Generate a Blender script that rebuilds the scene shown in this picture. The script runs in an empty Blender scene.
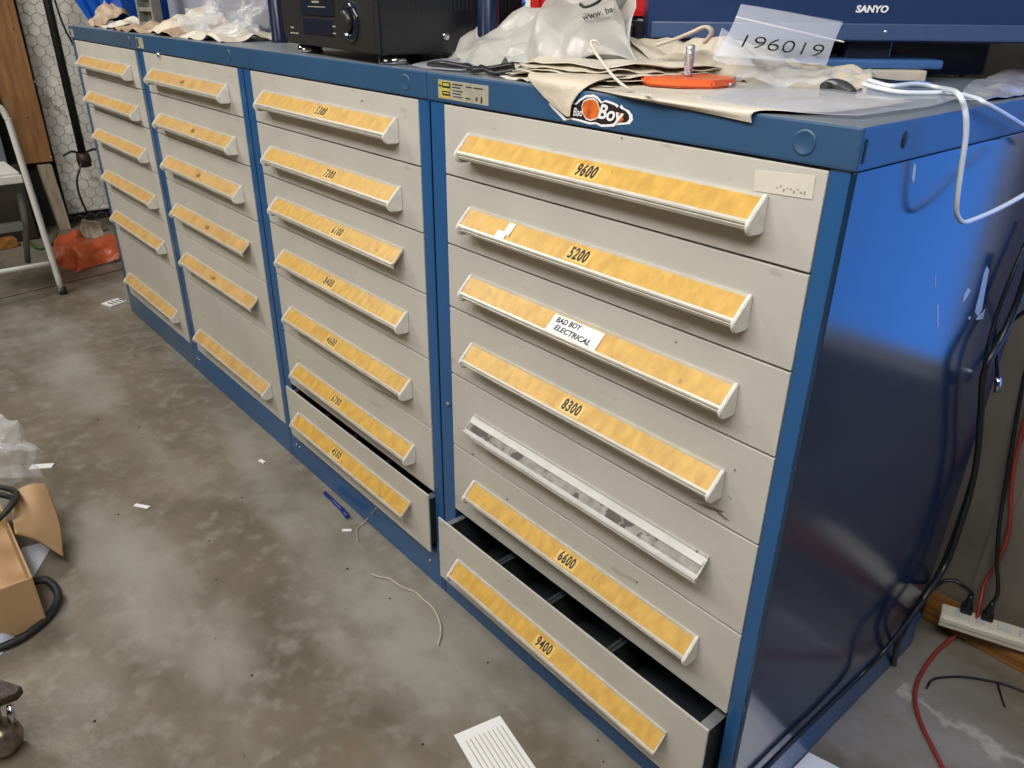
import bpy, bmesh, math, random
from mathutils import Vector, Matrix, Euler, noise
random.seed(7)
C = bpy.context.scene.collection
PI = math.pi
H = 1.1154; W = 0.762; D = 0.665
# ------------------------------------------------------------------ camera
CAM = Vector((0.38495, -0.79209, 1.22917)); ROT = Euler((1.1076076, -0.0098915, 0.8665811), 'XYZ'); FPX = 778.63
cd = bpy.data.cameras.new('camera'); cam = bpy.data.objects.new('camera', cd); C.objects.link(cam)
cam.location = CAM; cam.rotation_euler = ROT
cd.sensor_width = 36; cd.lens = FPX / 1024 * 36; cd.clip_start = 0.02; cd.clip_end = 60
bpy.context.scene.camera = cam
RM = ROT.to_matrix()
def P(px, py, ax=2, v=0.0):
    "point of the photo back-projected on the world plane axis=v"
    d = RM @ Vector(((px - 512) / FPX, (384 - py) / FPX, -1.0)); t = (v - CAM[ax]) / d[ax]
    return CAM + d * t
# ------------------------------------------------------------------ materials
def mat(name, col, rough=0.5, metal=0.0, var=0.0, scale=20.0, col2=None, bump=0.0, bscale=60.0, spec=0.5,
        trans=0.0, alpha=1.0, coat=0.0, thr=(0.35, 0.65), stretch=(1, 1, 1), emit=None):
    m = bpy.data.materials.new(name); m.use_nodes = True
    nt = m.node_tree; b = nt.nodes['Principled BSDF']
    b.inputs['Base Color'].default_value = (*col, 1); b.inputs['Roughness'].default_value = rough
    b.inputs['Metallic'].default_value = metal; b.inputs['Specular IOR Level'].default_value = spec
    b.inputs['Transmission Weight'].default_value = trans; b.inputs['Alpha'].default_value = alpha
    b.inputs['Coat Weight'].default_value = coat
    tc = nt.nodes.new('ShaderNodeTexCoord'); mp = nt.nodes.new('ShaderNodeMapping')
    mp.inputs['Scale'].default_value = stretch
    nt.links.new(tc.outputs['Object'], mp.inputs['Vector'])
    if var or col2:
        n = nt.nodes.new('ShaderNodeTexNoise'); n.inputs['Scale'].default_value = scale; n.inputs['Detail'].default_value = 6
        nt.links.new(mp.outputs['Vector'], n.inputs['Vector'])
        r = nt.nodes.new('ShaderNodeValToRGB'); r.color_ramp.elements[0].position = thr[0]; r.color_ramp.elements[1].position = thr[1]
        c2 = col2 or tuple(c * (1 - var) for c in col)
        r.color_ramp.elements[0].color = (*c2, 1); r.color_ramp.elements[1].color = (*col, 1)
        nt.links.new(n.outputs['Fac'], r.inputs['Fac']); nt.links.new(r.outputs['Color'], b.inputs['Base Color'])
    if bump:
        n = nt.nodes.new('ShaderNodeTexNoise'); n.inputs['Scale'].default_value = bscale; n.inputs['Detail'].default_value = 5
        nt.links.new(mp.outputs['Vector'], n.inputs['Vector'])
        bp = nt.nodes.new('ShaderNodeBump'); bp.inputs['Strength'].default_value = bump; bp.inputs['Distance'].default_value = 0.01
        nt.links.new(n.outputs['Fac'], bp.inputs['Height']); nt.links.new(bp.outputs['Normal'], b.inputs['Normal'])
    return m
def mathn(nt, op, a, b=None, c=None):
    n = nt.nodes.new('ShaderNodeMath'); n.operation = op
    for i, x in enumerate((a, b, c)):
        if x is None: continue
        if isinstance(x, (int, float)): n.inputs[i].default_value = x
        else: nt.links.new(x, n.inputs[i])
    return n.outputs[0]
def specks(m, col, scale, thresh, strength=0.8, detail=2.0, stretch=(1, 1, 1), off=0.0, soft=0.05):
    "dirt specks / scuffs of their own shape mixed over the base colour"
    nt = m.node_tree; b = nt.nodes['Principled BSDF']; inp = b.inputs['Base Color']
    tc = nt.nodes.new('ShaderNodeTexCoord'); mp = nt.nodes.new('ShaderNodeMapping')
    mp.inputs['Scale'].default_value = stretch; mp.inputs['Location'].default_value = (off, off * 1.7, off * .6)
    nt.links.new(tc.outputs['Object'], mp.inputs['Vector'])
    n = nt.nodes.new('ShaderNodeTexNoise'); n.inputs['Scale'].default_value = scale; n.inputs['Detail'].default_value = detail
    nt.links.new(mp.outputs['Vector'], n.inputs['Vector'])
    r = nt.nodes.new('ShaderNodeMapRange'); r.inputs['From Min'].default_value = thresh; r.inputs['From Max'].default_value = thresh + soft
    r.inputs['To Max'].default_value = strength
    nt.links.new(n.outputs['Fac'], r.inputs['Value'])
    mx = nt.nodes.new('ShaderNodeMix'); mx.data_type = 'RGBA'
    nt.links.new(r.outputs['Result'], mx.inputs[0])
    if inp.is_linked:
        src = inp.links[0].from_socket; nt.links.new(src, mx.inputs[6])
    else: mx.inputs[6].default_value = inp.default_value
    mx.inputs[7].default_value = (*col, 1)
    nt.links.new(mx.outputs[2], inp)
    return m
M = {}
M['face'] = specks(specks(mat('painted_steel_beige', (.520, .497, .445), .42, var=.10, scale=5, bump=.03, bscale=200),
    (.16, .13, .10), 60, .74, .6, 2), (.33, .30, .25), 11, .66, .5, 5, (1, 1, 3), 3.0)
M['blue'] = specks(mat('enamel_blue', (.020, .094, .250), .30, var=.10, scale=6, bump=.02, bscale=120), (.22, .26, .30), 45, .76, .5, 3, (1, 1, .5))
M['blue_dusty'] = specks(mat('enamel_blue_dusty', (.045, .10, .20), .42, col2=(.075, .115, .165), scale=5), (.30, .29, .25), 30, .70, .5, 4)
def dusty_cap(name, base):
    "enamel with grey dust lying on its upward faces"
    m = mat(name, base, .36, var=.12, scale=6); nt = m.node_tree; b = nt.nodes['Principled BSDF']
    g = nt.nodes.new('ShaderNodeTexCoord'); sp = nt.nodes.new('ShaderNodeSeparateXYZ'); nt.links.new(g.outputs['Normal'], sp.inputs[0])
    n = nt.nodes.new('ShaderNodeTexNoise'); n.inputs['Scale'].default_value = 9; n.inputs['Detail'].default_value = 7; nt.links.new(g.outputs['Object'], n.inputs['Vector'])
    up = mathn(nt, 'MULTIPLY', mathn(nt, 'MAXIMUM', mathn(nt, 'SUBTRACT', sp.outputs['Z'], .35), 0), 1.5)
    f = mathn(nt, 'MINIMUM', mathn(nt, 'MULTIPLY', up, mathn(nt, 'ADD', mathn(nt, 'MULTIPLY', n.outputs['Fac'], .6), .45)), .85)
    mx = nt.nodes.new('ShaderNodeMix'); mx.data_type = 'RGBA'; nt.links.new(f, mx.inputs[0])
    nt.links.new(b.inputs['Base Color'].links[0].from_socket, mx.inputs[6]); mx.inputs[7].default_value = (.24, .26, .27, 1)
    nt.links.new(mx.outputs[2], b.inputs['Base Color']); return m
M['cap_blue'] = dusty_cap('enamel_blue_cap', (.030, .086, .180)); M['cap_dusty'] = dusty_cap('enamel_blue_cap_dusty', (.055, .095, .15))
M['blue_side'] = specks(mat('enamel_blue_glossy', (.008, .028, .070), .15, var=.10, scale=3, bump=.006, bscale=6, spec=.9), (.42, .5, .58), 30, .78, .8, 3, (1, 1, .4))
M['dark'] = mat('dark_interior_steel', (.035, .042, .050), .45, var=.3)
M['steel_edge'] = mat('galvanised_edge', (.30, .31, .32), .4, .6, var=.2)
M['rim'] = mat('handle_rim_ivory', (.58, .55, .47), .35, .15, var=.15, scale=40)
M['alu'] = specks(mat('aluminium_extrusion', (.50, .49, .46), .42, .15, var=.15, scale=30), (.06, .05, .04), 60, .70, .9, 4)
M['holder_dirty'] = specks(mat('dirty_holder', (.30, .28, .25), .5, var=.4, scale=60), (.03, .025, .02), 34, .52, .9, 6)
M['cap'] = mat('handle_cap_plastic', (.68, .66, .61), .45, var=.12, scale=60)
M['insert'] = specks(mat('aged_paper_insert', (.60, .365, .070), .42, col2=(.47, .27, .045), scale=45, thr=(.35, .7), stretch=(1.6, 1, .6)),
    (.28, .14, .04), 38, .70, .75, 4)
M['insert_far'] = mat('aged_paper_insert_tan', (.56, .36, .13), .4, col2=(.46, .27, .09), scale=26)
M['yellow_tag'] = mat('number_backing_yellow', (.68, .46, .12), .4, var=.08)
M['ink'] = mat('black_ink', (.012, .011, .01), .5)
M['ink_faded'] = mat('faded_ink', (.20, .11, .04), .6)
M['white'] = mat('white_paper', (.82, .82, .82), .6, var=.04, scale=12)
M['label_grey'] = mat('label_silver', (.45, .43, .34), .4, .2, var=.2, scale=90)
M['label_yellow'] = mat('label_yellow', (.52, .44, .10), .4, var=.2, scale=90)
M['cream'] = mat('cream_paper', (.62, .55, .43), .6, var=.22, scale=9, bump=.7, bscale=22)
M['cream2'] = mat('cream_paper_pale', (.66, .61, .51), .6, var=.16, scale=7, bump=.5, bscale=26)
M['brown_paper'] = mat('tan_paper', (.50, .38, .26), .65, col2=(.26, .18, .12), scale=12, bump=.3)
M['white_plastic'] = mat('milky_plastic_bag', (.52, .50, .46), .33, var=.14, scale=6, bump=.15, bscale=18, alpha=.88)
M['clear'] = mat('clear_plastic', (.86, .88, .92), .12, bump=.6, bscale=34, alpha=.20, spec=1.0)
M['clear_bag'] = mat('clear_zip_bag', (.80, .84, .92), .12, bump=.1, bscale=10, alpha=.30, spec=1.0)
M['orange'] = mat('orange_paint', (.80, .145, .035), .35, var=.08, scale=20)
M['bolt'] = mat('zinc_bolt', (.5, .49, .52), .3, .9, bump=.3, bscale=300)
M['black_plastic'] = mat('black_plastic', (.012, .013, .017), .32, var=.2)
M['black_gloss'] = mat('black_gloss', (.012, .016, .028), .12)
M['vcr'] = mat('dark_brown_black_plastic', (.022, .021, .020), .35)
M['charcoal'] = mat('charcoal_plastic', (.045, .047, .05), .4, var=.1)
M['tv'] = mat('television_bezel', (.022, .046, .125), .22, var=.05)  # blue sheen of the black bezel and band is put into base colour
M['tv_band'] = mat('television_speaker_band', (.055, .095, .20), .35, var=.12, scale=400)
M['tv_stand'] = mat('television_stand', (.05, .13, .32), .25)
M['screen'] = mat('television_screen', (.005, .006, .01), .08)
M['chrome'] = mat('chrome', (.6, .62, .66), .15, 1.0)
M['post'] = mat('dark_blue_post', (.012, .022, .06), .22, .2)
M['red'] = mat('red_plastic', (.62, .018, .018), .35, var=.15, scale=8)
M['bluebin'] = mat('blue_plastic_bin', (.008, .095, .50), .35, var=.1, scale=8)
M['greybox'] = mat('grey_lavender_metal', (.27, .28, .36), .5, var=.05)
M['slotgrey'] = mat('grey_slotted_plastic', (.22, .22, .20), .5, var=.2)
M['wood_dark'] = mat('stained_plank', (.33, .165, .065), .55, col2=(.20, .09, .032), scale=9, thr=(.3, .7), stretch=(6, 6, .7), bump=.2, bscale=40)
M['wood_pale'] = mat('weathered_plank', (.42, .36, .27), .7, col2=(.27, .22, .16), scale=10, stretch=(5, 5, .8), bump=.2)
M['wood_orange'] = mat('varnished_pine', (.42, .20, .055), .4, col2=(.22, .09, .02), scale=9, stretch=(.6, 8, 8), bump=.1)
M['insul'] = specks(mat('white_quilted_insulation', (.82, .81, .77), .6, var=.10, scale=7, bump=.6, bscale=9), (.30, .27, .22), 7, .60, .6, 5)
M['wire'] = mat('galvanised_wire', (.20, .20, .19), .5, .4)
M['pipe'] = mat('black_conduit', (.012, .011, .011), .4)
M['cord'] = mat('black_cord', (.012, .012, .013), .38)
M['cord_white'] = mat('white_cord', (.72, .78, .84), .35)
M['cord_red'] = mat('red_cord', (.33, .045, .035), .4, var=.25, scale=30)
M['strip'] = mat('beige_power_strip', (.68, .64, .54), .4, var=.06)
M['bagorange'] = mat('orange_bag', (.50, .095, .03), .4, var=.25, scale=12, bump=.3, bscale=20)
M['ladder'] = mat('white_painted_steel', (.66, .66, .63), .35, var=.08)
M['ladder_grey'] = mat('grey_painted_steel', (.26, .27, .26), .45, var=.15)
M['rubber'] = mat('black_rubber', (.012, .012, .013), .6, bump=.2, bscale=80)
M['card'] = mat('corrugated_cardboard', (.50, .325, .18), .7, col2=(.42, .26, .13), scale=8, thr=(.3, .7), bump=.1)
M['rusty'] = mat('brown_painted_casting', (.045, .022, .016), .5, var=.4, scale=40, bump=.3)
M['castmetal'] = mat('worn_steel_ball', (.38, .33, .26), .32, .85, col2=(.14, .11, .08), scale=30)
M['walldark'] = mat('dark_tarred_board', (.035, .028, .022), .8, var=.4, scale=6)
M['wallgrey'] = mat('grey_wall_panel', (.25, .225, .185), .55, col2=(.15, .133, .108), scale=3, bump=.06, bscale=8)
M['stringm'] = mat('dirty_string', (.46, .42, .34), .7, var=.2)
M['silver_bag'] = mat('crinkled_silver_wrap', (.52, .53, .58), .3, .35, var=.2, scale=30, bump=.5, bscale=40)
M['bluepale'] = mat('pale_blue_plastic', (.10, .30, .62), .3)
M['greenleaf'] = mat('green_hose', (.06, .12, .03), .5)
M['band'] = mat('rail_gap_dark', (.01, .014, .02), .6)
M['logo_black'] = mat('sticker_black', (.02, .016, .016), .35)
M['logo_white'] = mat('sticker_white', (.80, .80, .80), .35)
M['logo_orange'] = mat('sticker_orange', (.72, .17, .03), .35, col2=(.42, .07, .015), scale=90)
# concrete floor
def floor_material():
    m = mat('worn_concrete', (.235, .200, .148), .38, col2=(.120, .100, .072), scale=1.5, thr=(.33, .67), bump=.10, bscale=50, spec=.4)
    nt = m.node_tree; b = nt.nodes['Principled BSDF']
    specks(m, (.37, .36, .325), 1.9, .45, .62, 12, (1.0, 2.4, 1), 5, .26)      # pale worn drifts
    specks(m, (.075, .064, .045), 2.0, .48, .50, 12, (1.6, 1, 1), 11, .28)        # oily patches
    specks(m, (.19, .115, .055), 5.0, .66, .5, 5, (1, 1, 1), 21, .14)          # rust stains
    specks(m, (.30, .285, .25), 24, .50, .45, 8, (1, 1, 1), 41, .2)
    specks(m, (.09, .075, .055), 9, .54, .40, 9, (1, 1, 1), 61, .18)
    specks(m, (.045, .038, .03), 60, .76, .8, 2, (1, 1, 1), 2)           # grit
    # chalky streak beside the cabinet end
    tc = nt.nodes.new('ShaderNodeTexCoord'); sx = nt.nodes.new('ShaderNodeSeparateXYZ'); nt.links.new(tc.outputs['Object'], sx.inputs[0])
    n = nt.nodes.new('ShaderNodeTexNoise'); n.inputs['Scale'].default_value = 16; n.inputs['Detail'].default_value = 7
    nt.links.new(tc.outputs['Object'], n.inputs['Vector'])
    A = P(905, 690); B = P(1035, 778)
    dx, dy = (B.x - A.x), (B.y - A.y); L = math.hypot(dx, dy); dx /= L; dy /= L
    X, Y = sx.outputs['X'], sx.outputs['Y']
    u = mathn(nt, 'ADD', mathn(nt, 'MULTIPLY', mathn(nt, 'SUBTRACT', X, A.x), dx), mathn(nt, 'MULTIPLY', mathn(nt, 'SUBTRACT', Y, A.y), dy))
    v = mathn(nt, 'ADD', mathn(nt, 'MULTIPLY', mathn(nt, 'SUBTRACT', X, A.x), -dy), mathn(nt, 'MULTIPLY', mathn(nt, 'SUBTRACT', Y, A.y), dx))
    wob = mathn(nt, 'MULTIPLY', mathn(nt, 'SUBTRACT', n.outputs['Fac'], .5), .15)
    vv = mathn(nt, 'ABSOLUTE', mathn(nt, 'ADD', v, wob))
    inside = mathn(nt, 'MULTIPLY', mathn(nt, 'LESS_THAN', mathn(nt, 'ABSOLUTE', mathn(nt, 'SUBTRACT', u, L / 2)), L / 2 + .01),
                   mathn(nt, 'SUBTRACT', 1.0, mathn(nt, 'SMOOTHSTEP', vv, .004, .011) if False else mathn(nt, 'MINIMUM', mathn(nt, 'MULTIPLY', vv, 58.0), 1.0)))
    fac = mathn(nt, 'MULTIPLY', inside, .75)
    # control joint across the slab on the far left
    mx = nt.nodes.new('ShaderNodeMix'); mx.data_type = 'RGBA'
    nt.links.new(fac, mx.inputs[0]); nt.links.new(b.inputs['Base Color'].links[0].from_socket, mx.inputs[6])
    mx.inputs[7].default_value = (.52, .50, .43, 1); nt.links.new(mx.outputs[2], b.inputs['Base Color'])
    return m
M['floor'] = floor_material()
# ------------------------------------------------------------------ object helpers
def link(name, me, m=None, parent=None, mats=None):
    o = bpy.data.objects.new(name, me); C.objects.link(o)
    for x in (mats or ([m] if m else [])): me.materials.append(x)
    if parent: o.parent = parent
    return o
def tag(o, label=None, cat=None, group=None, kind=None):
    if label: o['label'] = label
    if cat: o['category'] = cat
    if group: o['group'] = group
    if kind: o['kind'] = kind
    return o
def thing(name, label, cat, loc=(0, 0, 0), rz=0, group=None):
    o = bpy.data.objects.new(name, None); C.objects.link(o); o.location = loc; o.rotation_euler = (0, 0, rz)
    o.empty_display_size = .05
    return tag(o, label, cat, group)
class MB:
    def __init__(s): s.b = bmesh.new()
    def box(s, x0, x1, y0, y1, z0, z1, bev=0.0, mtx=None):
        r = bmesh.ops.create_cube(s.b, size=1.0); vs = r['verts']
        for v in vs: v.co = Vector(((x0 + x1) / 2 + v.co.x * (x1 - x0), (y0 + y1) / 2 + v.co.y * (y1 - y0), (z0 + z1) / 2 + v.co.z * (z1 - z0)))
        if bev:
            es = list({e for v in vs for e in v.link_edges})
            rr = bmesh.ops.bevel(s.b, geom=es, offset=bev, segments=2, affect='EDGES', profile=.6)
            vs = [v for v in rr['verts']] + [v for v in vs if v.is_valid]
            vs = list({v for f in rr['faces'] for v in f.verts} | set(v for v in vs if v.is_valid))
        if mtx is not None:
            for v in set(vs): v.co = mtx @ v.co
        return s
    def prism(s, pts, a, b, axis='x', bev=0.0, mtx=None):
        "2D outline extruded along an axis; pts are (y,z) for x, (x,z) for y, (x,y) for z"
        def co(p, t):
            return Vector((t, p[0], p[1])) if axis == 'x' else Vector((p[0], t, p[1])) if axis == 'y' else Vector((p[0], p[1], t))
        A = [s.b.verts.new(co(p, a)) for p in pts]; B = [s.b.verts.new(co(p, b)) for p in pts]
        fs = [s.b.faces.new(A), s.b.faces.new(B[::-1])]; n = len(pts)
        for i in range(n): fs.append(s.b.faces.new((A[i], B[i], B[(i + 1) % n], A[(i + 1) % n])))
        bmesh.ops.recalc_face_normals(s.b, faces=fs)
        vs = A + B
        if bev:
            es = list({e for v in vs for e in v.link_edges})
            rr = bmesh.ops.bevel(s.b, geom=es, offset=bev, segments=2, affect='EDGES')
            vs = list({v for f in rr['faces'] for v in f.verts} | {v for v in vs if v.is_valid})
        if mtx is not None:
            for v in vs: v.co = mtx @ v.co
        return s
    def tube(s, path, r, n=10, closed=False, smooth=True, sub=6):
        pts = [Vector(p) for p in path]
        if smooth and len(pts) > 2:
            q = []
            for i in range(len(pts) - 1):
                p0 = pts[max(i - 1, 0)]; p1 = pts[i]; p2 = pts[i + 1]; p3 = pts[min(i + 2, len(pts) - 1)]
                for k in range(sub):
                    t = k / sub
                    q.append(.5 * ((2 * p1) + (p2 - p0) * t + (2 * p0 - 5 * p1 + 4 * p2 - p3) * t * t + (3 * p1 - p0 - 3 * p2 + p3) * t ** 3))
            q.append(pts[-1]); pts = q
        rings = []; up = Vector((0, 0, 1)); prev = None
        for i, p in enumerate(pts):
            d = (pts[min(i + 1, len(pts) - 1)] - pts[max(i - 1, 0)])
            if d.length < 1e-9: d = Vector((0, 0, 1))
            d.normalize()
            if prev is None:
                a = d.cross(up if abs(d.z) < .9 else Vector((1, 0, 0))).normalized()
            else:
                a = (prev - d * prev.dot(d)).normalized()
            prev = a; bb = d.cross(a)
            rr = r(i / (len(pts) - 1)) if callable(r) else r
            rings.append([s.b.verts.new(p + (a * math.cos(2 * PI * k / n) + bb * math.sin(2 * PI * k / n)) * rr) for k in range(n)])
        for i in range(len(rings) - 1):
            for k in range(n):
                f = s.b.faces.new((rings[i][k], rings[i][(k + 1) % n], rings[i + 1][(k + 1) % n], rings[i + 1][k])); f.smooth = True
        s.b.faces.new(rings[0][::-1]); s.b.faces.new(rings[-1])
        return s
    def lathe(s, prof, n=24, c=(0, 0, 0), mtx=None, smooth=True):
        "profile of (radius, z) revolved about z"
        rings = []; c = Vector(c)
        for r, z in prof:
            ring = [s.b.verts.new(c + Vector((r * math.cos(2 * PI * k / n), r * math.sin(2 * PI * k / n), z))) for k in range(n)]
            rings.append(ring)
        vs = [v for ring in rings for v in ring]
        for i in range(len(rings) - 1):
            for k in range(n):
                f = s.b.faces.new((rings[i][k], rings[i][(k + 1) % n], rings[i + 1][(k + 1) % n], rings[i + 1][k])); f.smooth = smooth
        s.b.faces.new(rings[0][::-1]); s.b.faces.new(rings[-1])
        if mtx is not None:
            for v in vs: v.co = mtx @ v.co
        return s
    def build(s, name, m, parent=None, sharp=True):
        bmesh.ops.recalc_face_normals(s.b, faces=s.b.faces[:])
        me = bpy.data.meshes.new(name); s.b.to_mesh(me); s.b.free()
        return link(name, me, m, parent)
_tc = {}
def text_bm(b, txt, size, mtx, ext=0.0003, xs=1.0, bold=0.0, shear=0.0, space=1.0):
    "lettering as mesh, centred on the origin, then moved by mtx"
    cu = bpy.data.curves.new('lettering', 'FONT'); cu.body = txt; cu.size = size; cu.extrude = ext; cu.offset = bold
    cu.align_x = 'CENTER'; cu.align_y = 'CENTER'; cu.shear = shear; cu.space_character = space; cu.resolution_u = 3
    o = bpy.data.objects.new('lettering', cu); C.objects.link(o)
    bpy.context.view_layer.update()
    me = bpy.data.meshes.new_from_object(o.evaluated_get(bpy.context.evaluated_depsgraph_get()))
    bpy.data.objects.remove(o); bpy.data.curves.remove(cu)
    for v in me.vertices: v.co.x *= xs
    me.transform(mtx); b.from_mesh(me); bpy.data.meshes.remove(me)
def text(name, txt, size, mtx, m, parent, **k):
    q = MB(); text_bm(q.b, txt, size, mtx, **k)
    me = bpy.data.meshes.new(name); q.b.to_mesh(me); q.b.free()
    return link(name, me, m, parent)
_fd = {}
def crumple(p, f, amp, seed):
    "creased-sheet relief: a few folded plane waves, slightly bent"
    if seed not in _fd:
        r = random.Random(int(seed * 100)); L = []
        for k in range(6):
            d = Vector((r.uniform(-1, 1), r.uniform(-1, 1), r.uniform(-1, 1))).normalized()
            L.append((d, r.uniform(.5, 2.2), r.random(), r.uniform(.4, 1)))
        _fd[seed] = L
    q = p + Vector((noise.noise(p * 5 + Vector((seed, 0, 0))), noise.noise(p * 5 + Vector((0, seed, 4))), 0)) * .035
    a = 0; W_ = 0
    for d, k, ph, w_ in _fd[seed]:
        t = q.dot(d) * f * k * .5 + ph; w_ = w_ / k
        a += w_ * abs(2 * (t - math.floor(t + .5))); W_ += w_
    return (a / W_ - .5) * amp * 1.3
def sheet(name, ctrl, m, parent=None, nu=28, nv=28, amp=.01, f=9, seed=1, thick=.0008, floor=None, close=0.0, zamp=1.0, edge=0.0):
    """thin crumpled sheet through a control grid of points (rows of equal length).
    close>0 makes a bag: a second skin bulging that far behind the first one."""
    rows = len(ctrl); cols = len(ctrl[0])
    def cr(p, t):
        n = len(p) - 1; x = t * n; i = min(int(x), n - 1); t = x - i
        p0 = p[max(i - 1, 0)]; p1 = p[i]; p2 = p[i + 1]; p3 = p[min(i + 2, n)]
        return .5 * ((2 * p1) + (p2 - p0) * t + (2 * p0 - 5 * p1 + 4 * p2 - p3) * t * t + (3 * p1 - p0 - 3 * p2 + p3) * t ** 3)
    ctrl = [[Vector(p) for p in r] for r in ctrl]
    G = []
    for i in range(nv + 1):
        row = []
        rp = [cr([ctrl[r][c] for r in range(rows)], i / nv) for c in range(cols)]
        for j in range(nu + 1):
            row.append(cr(rp, j / nu))
        G.append(row)
    # normals
    def nrm(i, j):
        a = G[min(i + 1, nv)][j] - G[max(i - 1, 0)][j]; b = G[i][min(j + 1, nu)] - G[i][max(j - 1, 0)]
        n = a.cross(b); return n.normalized() if n.length > 1e-9 else Vector((0, 0, 1))
    N = [[nrm(i, j) for j in range(nu + 1)] for i in range(nv + 1)]
    bm = bmesh.new()
    def skin(off, sd):
        V = []
        for i in range(nv + 1):
            row = []
            for j in range(nu + 1):
                u, v = j / nu, i / nv; w = (math.sin(PI * u) * math.sin(PI * v)) ** .5 if u * v * (1 - u) * (1 - v) > 0 else 0
                p = G[i][j] + N[i][j] * (crumple(G[i][j], f, amp, sd) + off * w)
                if edge: p += Vector((noise.noise(p * 25 + Vector((seed, 0, 0))), noise.noise(p * 25 + Vector((0, seed, 3))), 0)) * edge
                if floor is not None and p.z < floor + .0006: p.z = floor + .0006 + (floor - p.z) * .02
                row.append(bm.verts.new(p))
            V.append(row)
        return V
    if close:
        A = skin(close / 2, seed); B = skin(-close / 2, seed + 7)
        for i in range(nv):
            for j in range(nu):
                bm.faces.new((A[i][j], A[i][j + 1], A[i + 1][j + 1], A[i + 1][j])); bm.faces.new((B[i][j], B[i + 1][j], B[i + 1][j + 1], B[i][j + 1]))
    else:
        A = skin(0, seed)
        for i in range(nv):
            for j in range(nu): bm.faces.new((A[i][j], A[i][j + 1], A[i + 1][j + 1], A[i + 1][j]))
    for fc in bm.faces: fc.smooth = True
    me = bpy.data.meshes.new(name); bm.to_mesh(me); bm.free()
    o = link(name, me, m, parent)
    if not close:
        so = o.modifiers.new('solid', 'SOLIDIFY'); so.thickness = thick; so.offset = 1 if True else 0
    return o
def struct(o): return tag(o, kind='structure')
# ------------------------------------------------------------------ the room
XL, XR, YF, YB, ZC = -4.75, 3.2, -4.2, 0.80, 3.3
q = MB(); q.box(XL - .1, XR + .1, YF - .1, YB + .2, -.12, 0); struct(q.build('floor', M['floor']))
# far slab joint
jA = P(0, 299.0); jB = P(62, 284.0); jd = (jB - jA).normalized()
q = MB(); a = jA - jd * .9; b = jB + jd * 1.1
pr = Vector((-jd.y, jd.x, 0)) * .005
q.prism([((a + pr).x, (a + pr).y), ((b + pr).x, (b + pr).y), ((b - pr).x, (b - pr).y), ((a - pr).x, (a - pr).y)], .0002, .0012, 'z')
struct(q.build('trim_1', M['walldark']))
# back wall with low vertical ribs, opening for the window right of the row
q = MB()
WX0, WX1, WZ0, WZ1 = .10, 1.30, .52, 1.75
q.box(XL - .1, WX0, YB, YB + .08, 0, ZC); q.box(WX1, XR + .1, YB, YB + .08, 0, ZC)
q.box(WX0, WX1, YB, YB + .08, 0, WZ0); q.box(WX0, WX1, YB, YB + .08, WZ1, ZC)
for i in range(24):
    x = -4.6 + i * .305 + .08
    inw = WX0 - .03 < x < WX1 + .03
    q.box(x - .012, x + .012, YB - .006, YB + .01, 0, WZ0 - .02 if inw else ZC)
struct(q.build('wall_back', M['wallgrey']))
q = MB()
for x0, x1, z0, z1 in ((WX0, WX1, WZ0, WZ0 + .04), (WX0, WX1, WZ1 - .04, WZ1), (WX0, WX0 + .04, WZ0, WZ1), (WX1 - .04, WX1, WZ0, WZ1), ((WX0 + WX1) / 2 - .015, (WX0 + WX1) / 2 + .015, WZ0, WZ1)):
    q.box(x0, x1, YB + .02, YB + .06, z0, z1, .004)
struct(q.build('window_1', M['ladder']))
q = MB(); q.box(XL - .1, XL, YF, YB, 0, ZC); struct(q.build('wall_left', M['walldark']))
q = MB(); q.box(XR, XR + .1, YF, YB, 0, ZC); struct(q.build('wall_right', M['wallgrey']))
q = MB(); q.box(XL - .1, XR + .1, YF - .1, YF, 0, ZC); struct(q.build('wall_front', M['wallgrey']))
q = MB(); q.box(XL - .1, XR + .1, YF - .1, YB + .1, ZC, ZC + .1); struct(q.build('ceiling', M['wood_pale']))

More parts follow.
